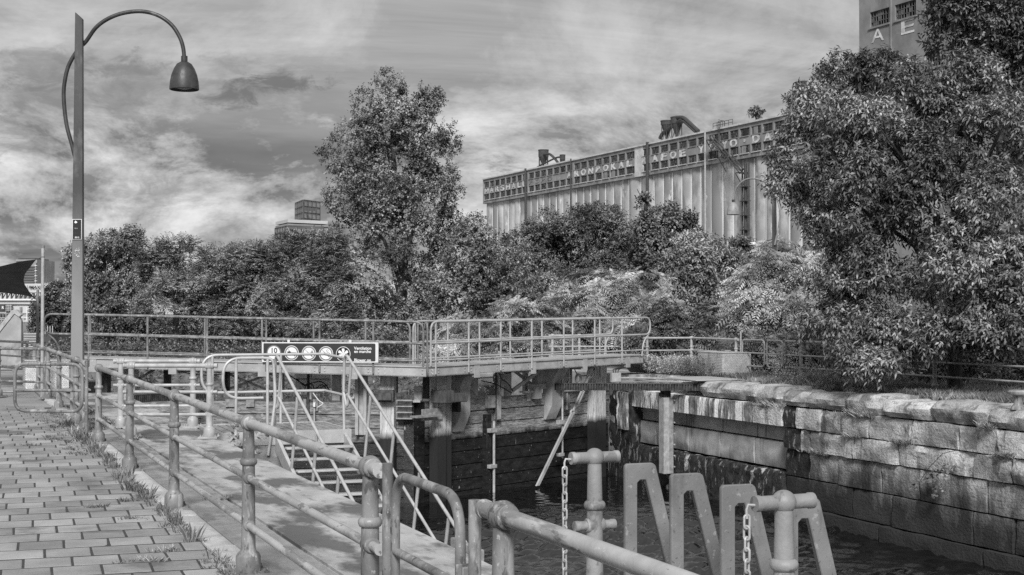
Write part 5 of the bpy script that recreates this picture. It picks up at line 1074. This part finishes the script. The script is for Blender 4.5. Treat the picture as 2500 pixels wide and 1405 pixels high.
# windows: glazing bars in one shared mesh, thinner bay widths
def window_mesh(w_, h_, seed):
    r_ = random.Random(seed); b = MB()
    for (a, c, z0, z1) in ((-w_ / 2, -w_ / 2 + .12, 0, h_), (w_ / 2 - .12, w_ / 2, 0, h_), (-w_ / 2, w_ / 2, 0, .12), (-w_ / 2, w_ / 2, h_ - .12, h_)): b.obox(VD * a + Z1 * z0, VD * (c - a), VN * .1, Z1 * (z1 - z0))
    nb = 6
    for k in range(1, nb): x = -w_ / 2 + w_ * k / nb; b.obox(VD * (x - .03), VD * .06, VN * .06, Z1 * h_)
    for k in (1, 2): z = h_ * k / 3; b.obox(VD * (-w_ / 2) + Z1 * (z - .03), VD * w_, VN * .06, Z1 * .06)
    for k in range(nb):
        for j in range(3):
            if r_.random() < .22: x = -w_ / 2 + w_ * k / nb; z = h_ * j / 3; b.obox(VD * (x + .05) + Z1 * (z + .05) + VN * .02, VD * (w_ / nb - .1), VN * .02, Z1 * (h_ / 3 - .1))
    me = bpy.data.meshes.new('window'); me.from_pydata(b.v, [], b.f); me.materials.append(M['winbar']); return me
WM = [window_mesh(3.0, W1t - W1b, i) for i in range(6)]
for i, s_ in enumerate(ss):
    if s_ > 190: break
    for zb in (W1b, W2b):
        link('window', rnd.choice(WM), silo, SP(s_, zb, -.22)); 
    sbox(silo, 'sill', 'silopale', s_ - 1.65, s_ + 1.65, W2b - .16, W2b, 0, .22); sbox(silo, 'sill', 'silowall', s_ - 1.65, s_ + 1.65, W1b - .14, W1b, 0, .18)
for k in range(11):
    i = rnd.randrange(2, 36); s_ = ss[i] + rnd.uniform(-.8, .5); zb = rnd.choice((W1b, W2b)); sbox(silo, 'window_board', rnd.choice(('silowall', 'winvoid', 'silowall')), s_ - .7, s_ + .7, zb + .1, zb + 1.6, -.2, -.1)
# silo tubes
tb_ = None
for i in range(len(edges) - 1):
    a, c = edges[i], edges[i + 1]; rr = (c - a) / 2; V = []; F = []; n = 10
    for k in range(n + 1):
        t = math.pi * k / n; x = -rr * math.cos(t); y = rr * .32 * math.sin(t) - 1.3; V += [tuple(VD * x + VN * y), tuple(VD * x + VN * y + Z1 * (WB - .15))]
    for k in range(n): F.append((2 * k, 2 * k + 2, 2 * k + 3, 2 * k + 1))
    MB().add(V, F).build('silo_tube', M['silo'], silo, loc=SP((a + c) / 2, 0), fixn=False)
sbox(silo, 'silo_core', 'silo', .1, SLEN, 0, WB - .21, -wn, -1.4)
# streaked light joints between tubes
M['lime'] = mat('lime_streak', .60, .80, 1.0, .9, 0, stretch=(1, 1, .1), spots=[(.8, (1, 1, .06), .52, .60, .38, .8)])
for e in edges[1:-1]:
    if e < 185: MB().obox(SP(e - .22, 0, -1.25), VD * .44, VN * .32, Z1 * (WB - .3)).build('joint_strip', M['lime'], silo, fixn=True, smooth=False)
# pipes down the facade
for px, wd_ in ((1287, .32), (1398, .2), (1585.5, .38), (1727, .2)):
    s_ = silo_s(px); MB().tube([SP(s_, 0, .5), SP(s_, RT + .2, .5)], wd_, 8).build('downpipe', M['rust'] if px != 1727 else M['beam'], silo)
# zig-zag stair and ladder tower
def spx(px, py, n=.6): s_ = silo_s(px); d = 425 + vd * s_; return SP(s_, ZD(py, d), n)
for (a, c) in (((1752, 343), (1792, 388)), ((1797, 385), (1828, 425))):
    A, B = spx(*a, 1.2), spx(*c, 1.2)
    for o_ in (0, .9): MB().tube([A + Z1 * o_, B + Z1 * o_], .16, 6).build('stair_stringer', M['rust'], silo); MB().tube([A + VN * .9 + Z1 * o_, B + VN * .9 + Z1 * o_], .12, 6).build('stair_stringer', M['rust'], silo)
    for k in range(14): p = A.lerp(B, k / 13); MB().obox(p, VD * .3, VN * .9, Z1 * .1).build('stair_step', M['rust'], silo, fixn=True)
for a in ((1748, 344, 10), (1778, 386, 18), (1820, 424, 14)): p = spx(a[0], a[1], .2); MB().obox(p, VD * (a[2] * .11), VN * 2.2, Z1 * .15).build('stair_landing', M['rust'], silo, fixn=True); MB().tube([p + VN * 2.2, p + VN * .2 - Z1 * 3], .1, 5).build('landing_strut', M['rust'], silo)
sA, sB = silo_s(1822), silo_s(1838)
for s_ in (sA, sB, (sA + sB) / 2):
    MB().tube([SP(s_, 0, .9), SP(s_, ZD(400, 300), .9)], .16 if s_ != (sA + sB) / 2 else .38, 6).build('ladder_post', M['rust'], silo)
for z in range(4, 30, 3): MB().obox(SP(sA, z, .4), VD * (sB - sA), VN * 1.2, Z1 * .14).build('ladder_stage', M['rust'], silo, fixn=True); MB().tube([SP(sA, z, 1), SP(sB, z + 3, 1)], .07, 4).build('ladder_brace', M['rust'], silo)
# roof railing
s0_, s1_ = silo_s(1740), silo_s(1788); b = MB()
for k in range(6): s_ = s0_ + (s1_ - s0_) * k / 5; b.tube([SP(s_, RT, -.2), SP(s_, RT + 1.3, -.2)], .06, 5)
for z in (.7, 1.3): b.tube([SP(s0_, RT + z, -.2), SP(s1_, RT + z, -.2)], .06, 5)
b.build('roof_railing', M['rust'], silo)
sl_ = silo_s(1762); b = MB()
for o_ in (-.35, .35): b.tube(fillet([SP(sl_ + o_, W1b, .6), SP(sl_ + o_, RT + 1.5, .6), SP(sl_ + o_, RT + 1.5, -.6), SP(sl_ + o_, RT, -.6)], .5, 4), .06, 5)
for k in range(14): b.tube([SP(sl_ - .35, W1b + .35 * k, .6), SP(sl_ + .35, W1b + .35 * k, .6)], .04, 4)
b.build('cage_ladder', M['rust'], silo)
# dust collectors on the roof
def collector(label, px, pytop, wpx, pybody, hop=True, elbow=None):
    s_ = silo_s(px); d = 425 + vd * s_; k = d / FPX; c = SP(s_, RT, -3.5) + P0; zt_ = ZD(pytop, d) - RT; zb_ = ZD(pybody, d) - RT; r_ = wpx * k / 2 * 1.15
    root = thing('dust_collector', label, 'dust collector', c, 0, 'cyclone dust collectors on the silo roof')
    MB().lathe((0, 0, 0), [(r_ * .12, .1), (r_ * .2, zb_ * .35), (r_ * .95, zb_), (r_, zb_), (r_, zt_ - .3), (r_ * 1.05, zt_ - .25), (r_ * 1.05, zt_), (r_ * .2, zt_ + .1)], 12).build('cyclone', M['rust'], root)
    b = MB()
    for i in range(6):
        a = i * math.pi / 3; p = V3((r_ * .95 * math.cos(a), r_ * .95 * math.sin(a), 0)); b.tube([p, p + Z1 * zb_], .08, 4); a2 = (i + 1) * math.pi / 3; q = V3((r_ * .95 * math.cos(a2), r_ * .95 * math.sin(a2), zb_)); b.tube([p, q], .05, 4); b.tube([p + Z1 * zb_, V3((q.x, q.y, 0))], .05, 4)
    b.build('lattice_frame', M['rust'], root); return root
collector('small cyclone collector at left on the silo roof, above the first downpipe', 1299, 364, 22, 382)
collector('smallest cyclone collector on the silo roof, right of the first one', 1345, 376, 12, 388)
collector('twin cyclone collector, left drum above the second downpipe', 1597, 292, 26, 303)
collector('twin cyclone collector, taller right drum with two long ducts', 1621, 283, 26, 300)
collector('large rusty cyclone collector just left of the ash tree top', 1928, 196, 34, 232)
def duct(label, pts, r_):
    P = [spx(x, y, -3.0) for x, y in pts]; b = MB().tube(fillet(P, 1.2, 5), r_, 8); o = b.build('roof_duct', M['rust']); o.location = P0; tag(o, label, 'duct', 'roof ducts of the silo')
duct('thin roof duct linking the two small collectors', [(1302, 376), (1318, 374), (1330, 385), (1338, 396)], .35); duct('thin roof duct rising from the first downpipe', [(1287, 408), (1300, 400), (1335, 383), (1345, 382)], .25)
duct('slanting roof duct from the second downpipe up to the twin drums', [(1585, 336), (1590, 325), (1632, 293), (1640, 290)], .45); duct('upper long roof duct sloping down right of the twin drums', [(1622, 285), (1642, 284), (1678, 318)], .45); duct('lower long roof duct sloping down right of the twin drums', [(1634, 295), (1643, 293), (1672, 320)], .4)
# graffiti letters between the window rows
def letters(word, idx, m, hgt=1.0, name='graffiti_letter', zoff=0, wide=1.0, sc=1.0, block=False):
    for ch, i in zip(word, idx):
        if ch == ' ': continue
        s_ = ss[i] if isinstance(i, int) else i; base = SP(s_, (W1b + W2t) / 2 - .02 + zoff, .07)
        c = bpy.data.curves.new('t', 'FONT'); c.body = ch; c.size = 2.1 * hgt; c.extrude = .02; c.align_x = 'CENTER'; c.align_y = 'CENTER'; c.offset = .10 if block else .05
        o = bpy.data.objects.new('tmp', c); COL.objects.link(o); bpy.context.view_layer.update(); me = bpy.data.meshes.new_from_object(o); bpy.data.objects.remove(o); me.materials.clear(); me.materials.append(m)
        co_ = [v.co for v in me.vertices]; xs = [v.x for v in co_]; ys_ = [v.y for v in co_]; wx, hy = max(xs) - min(xs), max(ys_) - min(ys_); mx_, my_ = (max(xs) + min(xs)) / 2, (max(ys_) + min(ys_)) / 2
        fw, fh = (2.75 if i != 23 else 1.9) * wide / max(wx, .2) if ch not in '-I' else 1.0, 1.62 * hgt / max(hy, .2) if ch != '-' else 1.6
        for v in me.vertices: v.co = (VD * (v.co.x - mx_) * fw + Z1 * (v.co.y - my_) * fh + VN * v.co.z)
        link(name, me, silo, base + (VD * -.5 if i == 23 else V3((0, 0, 0))))
letters('MARSHALL', range(0, 8), M['graf']); letters('BOBO', [8, 9, 10, 11], M['graf2'], .7); letters('ARONBOKAL', range(14, 23), M['graf'], block=True)
letters('RAFOE', [23, 24, 25, 26, 27], M['graf'], 1.08, block=True); letters('YOYO', [29, 30, 31, 32], M['graf'], 1.08, block=True); letters('-', [33], M['graf'], .8, block=True); letters('DAS', [34, 35, 36], M['graf'], 1.1, block=True)
# =================================================================== headhouse tower, upper right
TP0 = cam2w(48.6, 200.0); tw = thing('silo_tower', 'tall concrete headhouse tower with barred windows rising above the ash tree', 'tower', TP0)
def ts(px): return silo_s(px, 200., 48.6)
def tpz(px, py): s_ = ts(px); return ZD(py, 200 + vd * s_)
rows = [((2127, 2175), (2187, 2240), (2252, 2300)),]
TH_ = 58.0; wz = [(tpz(2150, 62), tpz(2150, 18)), (tpz(2210, 150), tpz(2210, 106))]
wz = [(tpz(2150, 60), tpz(2150, 22)), (tpz(2150, 60) - 7.4, tpz(2150, 22) - 7.4), (tpz(2150, 60) + 7.4, tpz(2150, 22) + 7.4)]
cols = [(ts(2127), ts(2175)), (ts(2188), ts(2240)), (ts(2188) + 6.0, ts(2240) + 6.0), (ts(2188) + 12.0, ts(2240) + 12.0)]
zs = sorted(wz); zc_ = 0.0
for (a, c) in zs + [(TH_, TH_)]:
    sbox(tw, 'wall_band', 'tower', 0, 34, zc_, a, -18, 0)
    if c < TH_:
        e = 0.0
        for (x0, x1) in cols + [(34, 34)]:
            if x0 > e: sbox(tw, 'wall_pier', 'tower', e, x0, a, c, -18, 0)
            e = x1
    zc_ = c
sbox(tw, 'inner_wall', 'winvoid', .5, 33.5, 1, TH_ - 1, -17.5, -1.6)
for x0, x1 in ((ts(2175) + .15, ts(2175) + .45),): sbox(tw, 'pilaster', 'tower', x0, x1, 0, TH_, 0, .12)
for ri, (a, c) in enumerate(zs):
    for ci, (x0, x1) in enumerate(cols):
        if ri == 0 and ci == 0: sbox(tw, 'infill_panel', 'tower', x0, x1, a, c, -.4, -.02); continue
        b = MB(); wv = x1 - x0; h_ = c - a
        for k in range(9): b.obox(VD * (wv * k / 8 - .05), VD * .1, VN * .08, Z1 * h_)
        for k in range(4): b.obox(Z1 * (h_ * k / 3 - .04), VD * wv, VN * .08, Z1 * .08)
        r_ = random.Random(ri * 7 + ci)
        for k in range(8):
            for j in range(3):
                if r_.random() < .22: b.obox(VD * (wv * k / 8) + Z1 * (h_ * j / 3), VD * (wv / 8), VN * .02, Z1 * h_ / 3)
        b.build('window', M['winbar'], tw, loc=SP(x0, a, -.3)); sbox(tw, 'sill', 'tower', x0 - .2, x1 + .2, a - .25, a, 0, .2)
for ch, (pa, pb), (ya, yb) in (('A', (2131, 2162), (100, 68)), ('E', (2204, 2236), (80, 44))):
    c = bpy.data.curves.new('t', 'FONT'); c.body = ch; c.size = 2; c.extrude = .01; c.offset = .01; o = bpy.data.objects.new('tmp', c); COL.objects.link(o); bpy.context.view_layer.update(); me = bpy.data.meshes.new_from_object(o); bpy.data.objects.remove(o); me.materials.clear(); me.materials.append(M['graf'])
    xs = [v.co.x for v in me.vertices]; ys_ = [v.co.y for v in me.vertices]; s0_, s1_ = ts(pa), ts(pb); z0_, z1_ = tpz((pa + pb) / 2, ya), tpz((pa + pb) / 2, yb)
    for v in me.vertices: v.co = VD * ((v.co.x - min(xs)) / (max(xs) - min(xs)) * (s1_ - s0_)) + Z1 * ((v.co.y - min(ys_)) / (max(ys_) - min(ys_)) * (z1_ - z0_)) + VN * v.co.z
    link('graffiti_letter', me, tw, SP(s0_, z0_, .05))
# =================================================================== far buildings
def fbox(b, px0, px1, py0, py1, d, depth, z0=None):
    a, c = W(px0, d), W(px1, d); zt_, zb_ = ZD(py0, d), (ZD(py1, d) if z0 is None else z0); dv = V3((sT, cT, 0)) * depth
    return b.obox(V3((a.x, a.y, zb_)), c - a, dv, Z1 * (zt_ - zb_))
def fthing(name, label, cat, d, px): p = W(px, d); p.z = -.3; return thing(name, label, cat, p)
def fb_(root, name, m, *a, **k):
    b = MB(); fbox(b, *a, **k); b.v = [tuple(V3(p) - root.location) for p in b.v]; return b.build(name, M[m], root, fixn=True, smooth=False)
t = fthing('glass_building', 'distant glazed building with square tower between the locust tree and the poplar', 'building', 420, 740)
# two visible faces each: built as rotated prisms
def corner_block(root, pxs, pytop, pybot_z, d, m, name, roof=None):
    pl_, pc, pr_ = pxs; A, B, C = W(pl_, d + 12), W(pc, d), W(pr_, d + 8); Dd = A + C - B; o = root.location
    P = [A, B, C, Dd]; zt_ = ZD(pytop, d); z0_ = pybot_z
    V = [V3((p.x, p.y, z0_)) - o for p in P] + [V3((p.x, p.y, zt_)) - o for p in P]
    ob = MB().add(V, [(0, 1, 5, 4), (1, 2, 6, 5), (2, 3, 7, 6), (3, 0, 4, 7), (4, 5, 6, 7)]).build(name, M[m], root, fixn=True, smooth=False); return P, zt_
def lattice(root, A, B, z0_, z1_, nv, nh, m='glassd', r_=.12):
    n_ = V3(((B - A).y, -(B - A).x, 0)).normalized(); n_ = n_ if n_.dot(V3((sT, cT, 0))) < 0 else -n_
    for k in range(nv + 1): p = A.lerp(B, k / nv) + n_ * .15 - root.location; p.z = 0; MB().tube([p + Z1 * (z0_ - root.location.z), p + Z1 * (z1_ - root.location.z)], r_, 4).build('mullion', M[m], root)
    for k in range(nh + 1):
        z = z0_ + (z1_ - z0_) * k / nh - root.location.z; a = A + n_ * .15 - root.location; b_ = B + n_ * .15 - root.location; a.z = b_.z = z; MB().tube([a, b_], r_ * .9, 4).build('mullion', M[m], root)
P, zt_ = corner_block(t, (721, 740, 780), 488, -.3, 420, 'glassb', 'tower'); zb_ = ZD(548, 420)
lattice(t, P[0], P[1], zb_, zt_, 4, 4); lattice(t, P[1], P[2], zb_, zt_, 4, 4)
for k in range(5): a = W(744 + 6 * k, 419.2); MB().obox(V3((a.x, a.y, ZD(516, 420))) - t.location, (1.6 / 1.0 * .45, 0, 0), (0, .2, 0), (0, 0, .9)).build('window', M['glassd'], t, fixn=True)
P, zt_ = corner_block(t, (672, 702, 800), 546, -.3, 400, 'glassb', 'lower_block'); lattice(t, P[0], P[1], ZD(578, 400), zt_ - .6, 5, 2); lattice(t, P[1], P[2], ZD(578, 400), zt_ - .6, 9, 1)
for k in range(5):
    A = P[1].lerp(P[2], k / 5); B = P[1].lerp(P[2], (k + .5) / 5); C = P[1].lerp(P[2], (k + 1) / 5); n_ = V3((sT, cT, 0)) * -.4
    for a, b_, za, zb2 in ((A, B, zt_ - 1, ZD(580, 400)), (B, C, ZD(580, 400), zt_ - 1)): p = a + n_ - t.location; q = b_ + n_ - t.location; p.z = za + .3; q.z = zb2 + .3; MB().tube([p, q], .13, 5).build('truss_diagonal', M['beam'], t)
V = [V3((p.x, p.y, 0)) - t.location for p in P]; MB().add([v + Z1 * (zt_ + .3) for v in V] + [v + Z1 * (zt_ + 1.2) for v in V], [(0, 1, 5, 4), (1, 2, 6, 5), (2, 3, 7, 6), (3, 0, 4, 7), (4, 5, 6, 7), (3, 2, 1, 0)]).build('roof', M['bld'], t, fixn=True, smooth=False)
fb_(t, 'window_band', 'glassd', 705, 790, 553, 559, 399.5, .3)
# apartment tower far left
t = fthing('apartment_tower', 'distant dark apartment tower behind the black sail', 'building', 520, 65)
fb_(t, 'body', 'glassb', 38, 90, 634, 700, 520, 20, z0=-.3); fb_(t, 'roof_storey', 'glassd', 44, 84, 630, 634, 522, 16)
for r_i in range(9):
    y0 = 638 + 6.3 * r_i; fb_(t, 'window_row', 'glassd', 39 + (r_i % 2), 84 if r_i > 1 else 70, y0, y0 + 3.4, 519.6, .3); fb_(t, 'balcony', 'white' if r_i % 2 else 'glassb', 84, 89, y0 + 3.4, y0 + 5, 518.5, 1.4)
t = fthing('chimney', 'slim distant chimney right of the cinema building', 'chimney', 500, 142); p = MB().tube([(0, 0, 0), (0, 0, ZD(679, 500) + .3)], [.9, .6], 10).build('stack', M['tower'], t)
# cinema building
t = fthing('cinema_building', 'long pale harbour building with IMAX lettering on its roof screen', 'building', 270, 60)
fb_(t, 'hall', 'bld', -260, 95, 731, 760, 270, 40, z0=-.3); fb_(t, 'roof_screen', 'bld', -260, 137, 693, 722, 282, 1.5); fb_(t, 'gable_strip', 'tower', 100, 138, 690, 694, 283, 6)
fb_(t, 'parapet', 'white', -260, 92, 730, 734, 269.5, .6); fb_(t, 'fascia_shadow_gap', 'tower', -260, 90, 742.5, 743.5, 269.6, .3)
fb_(t, 'window', 'glassd', -6, 11, 744, 759, 269.6, .3); fb_(t, 'window', 'glassd', 13, 30, 744, 761, 269.6, .3); fb_(t, 'door', 'tower', 48, 53, 750, 761, 269.6, .3)
for k in range(4): fb_(t, 'window_bar', 'white', 13, 30, 746.5 + 3.6 * k, 747.1 + 3.6 * k, 269.3, .2)
for k in range(3): fb_(t, 'window_bar', 'white', 17 + 4.3 * k, 17.6 + 4.3 * k, 744, 761, 269.25, .2)
for k in range(14): x0 = -60 + 11 * k; p = W(x0, 276) - t.location; p.z = 0; MB().tube([p + Z1 * (ZD(731, 276) + .3), p + Z1 * (ZD(716, 276) + .3)], .18, 5).build('roof_strut', M['rust'], t); q = W(x0 + 8, 276) - t.location; q.z = 0; MB().tube([p + Z1 * (ZD(731, 276) + .3), q + Z1 * (ZD(716, 276) + .3)], .1, 4).build('roof_strut', M['rust'], t)
fb_(t, 'gutter_beam', 'tower', -260, 98, 714, 716.5, 275.5, .6)
p = W(70.5, 281.6, 702); tx = text('IMAX', 9.2 * 282 / FPX, M['signblack'], t, p - t.location, (math.pi / 2, 0, -TH), .05, bold=True); tx.scale = (1.25, 1, 1)
p = W(108, 281.6, 702); tx = text('TELUS', 9.2 * 282 / FPX, M['signgrey'], t, p - t.location, (math.pi / 2, 0, -TH), .05); tx.scale = (1.0, 1, 1)
p = W(7, 269.2, 752); tx = text('R', 9.5 * 270 / FPX, M['signwhite'], t, p - t.location, (math.pi / 2, 0, -TH), .02, 'CENTER', bold=True)
p = W(59, 281.5, 702) - t.location; MB().ring(p, 4.6 * 282 / FPX * .75, .12, (sT, cT, 0), 24, 6).build('logo_ring', M['signgrey'], t); fb_(t, 'logo_bar', 'signgrey', 66, 67, 697, 707, 281.5, .1)
q = fthing('quay_wall', 'dark stained old quay wall below the cinema building', 'wall', 262, 30); fb_(q, 'wall_face', 'quay', -300, 88, 765, 784, 262, 8, z0=-1.2)
for k in range(26): fb_(q, 'fender_pile', 'glassd', -120 + 8 * k, -117.5 + 8 * k, 767, 784, 261.5, .4, z0=-1.2)
# floating docks and a moored boat on the river
dk = fthing('floating_dock', 'floating dock with thin white railings on the river at left', 'dock', 120, 40); fb_(dk, 'deck', 'tower', -60, 84, 786, 790, 120, 3, z0=-.95); 
for k in range(16): fb_(dk, 'stanchion', 'white', -60 + 9 * k, -59.3 + 9 * k, 776, 787, 119.8, .05)
for y0 in (776, 780): fb_(dk, 'rail', 'white', -60, 84, y0, y0 + .7, 119.8, .05)
dk2 = fthing('gangway_dock', 'nearer dock with white stair rails right of the grey plinth', 'dock', 70, 60); fb_(dk2, 'deck', 'glassd', -40, 125, 815, 822, 70, 4, z0=-.98)
for k in range(9): fb_(dk2, 'step', 'white', 58, 92, 814 + 4 * k, 815 + 4 * k, 69.5 - .3 * k, .2)
for k in range(5): fb_(dk2, 'stanchion', 'white', 104 + 6 * k, 104.9 + 6 * k, 796, 816, 69.8, .06)
bt = fthing('moored_boat', 'small white moored boat with tent-like canopy on the river', 'boat', 150, 62)
def bpt(px, py, dd=150): return W(px, dd, py) - bt.location
h = [bpt(26, 783), bpt(84, 783), bpt(80, 789), bpt(30, 789)]; MB().add(h + [p + V3((sT, cT, 0)) * 3 for p in h], [(0, 1, 2, 3), (7, 6, 5, 4), (0, 4, 5, 1), (1, 5, 6, 2), (2, 6, 7, 3), (3, 7, 4, 0)]).build('hull', M['white'], bt, fixn=True)
h = [bpt(48, 778), bpt(72, 778), bpt(51, 768)]; MB().add(h + [p + V3((sT, cT, 0)) * 2 for p in h], [(0, 1, 2), (5, 4, 3), (0, 3, 4, 1), (1, 4, 5, 2), (2, 5, 3, 0)]).build('canopy', M['alu'], bt, fixn=True, smooth=False)
MB().tube([bpt(66, 784), bpt(66, 750)], .07, 6).build('mast', M['white'], bt); MB().tube([bpt(46, 784), bpt(46, 770)], .12, 6).build('mast', M['white'], bt)
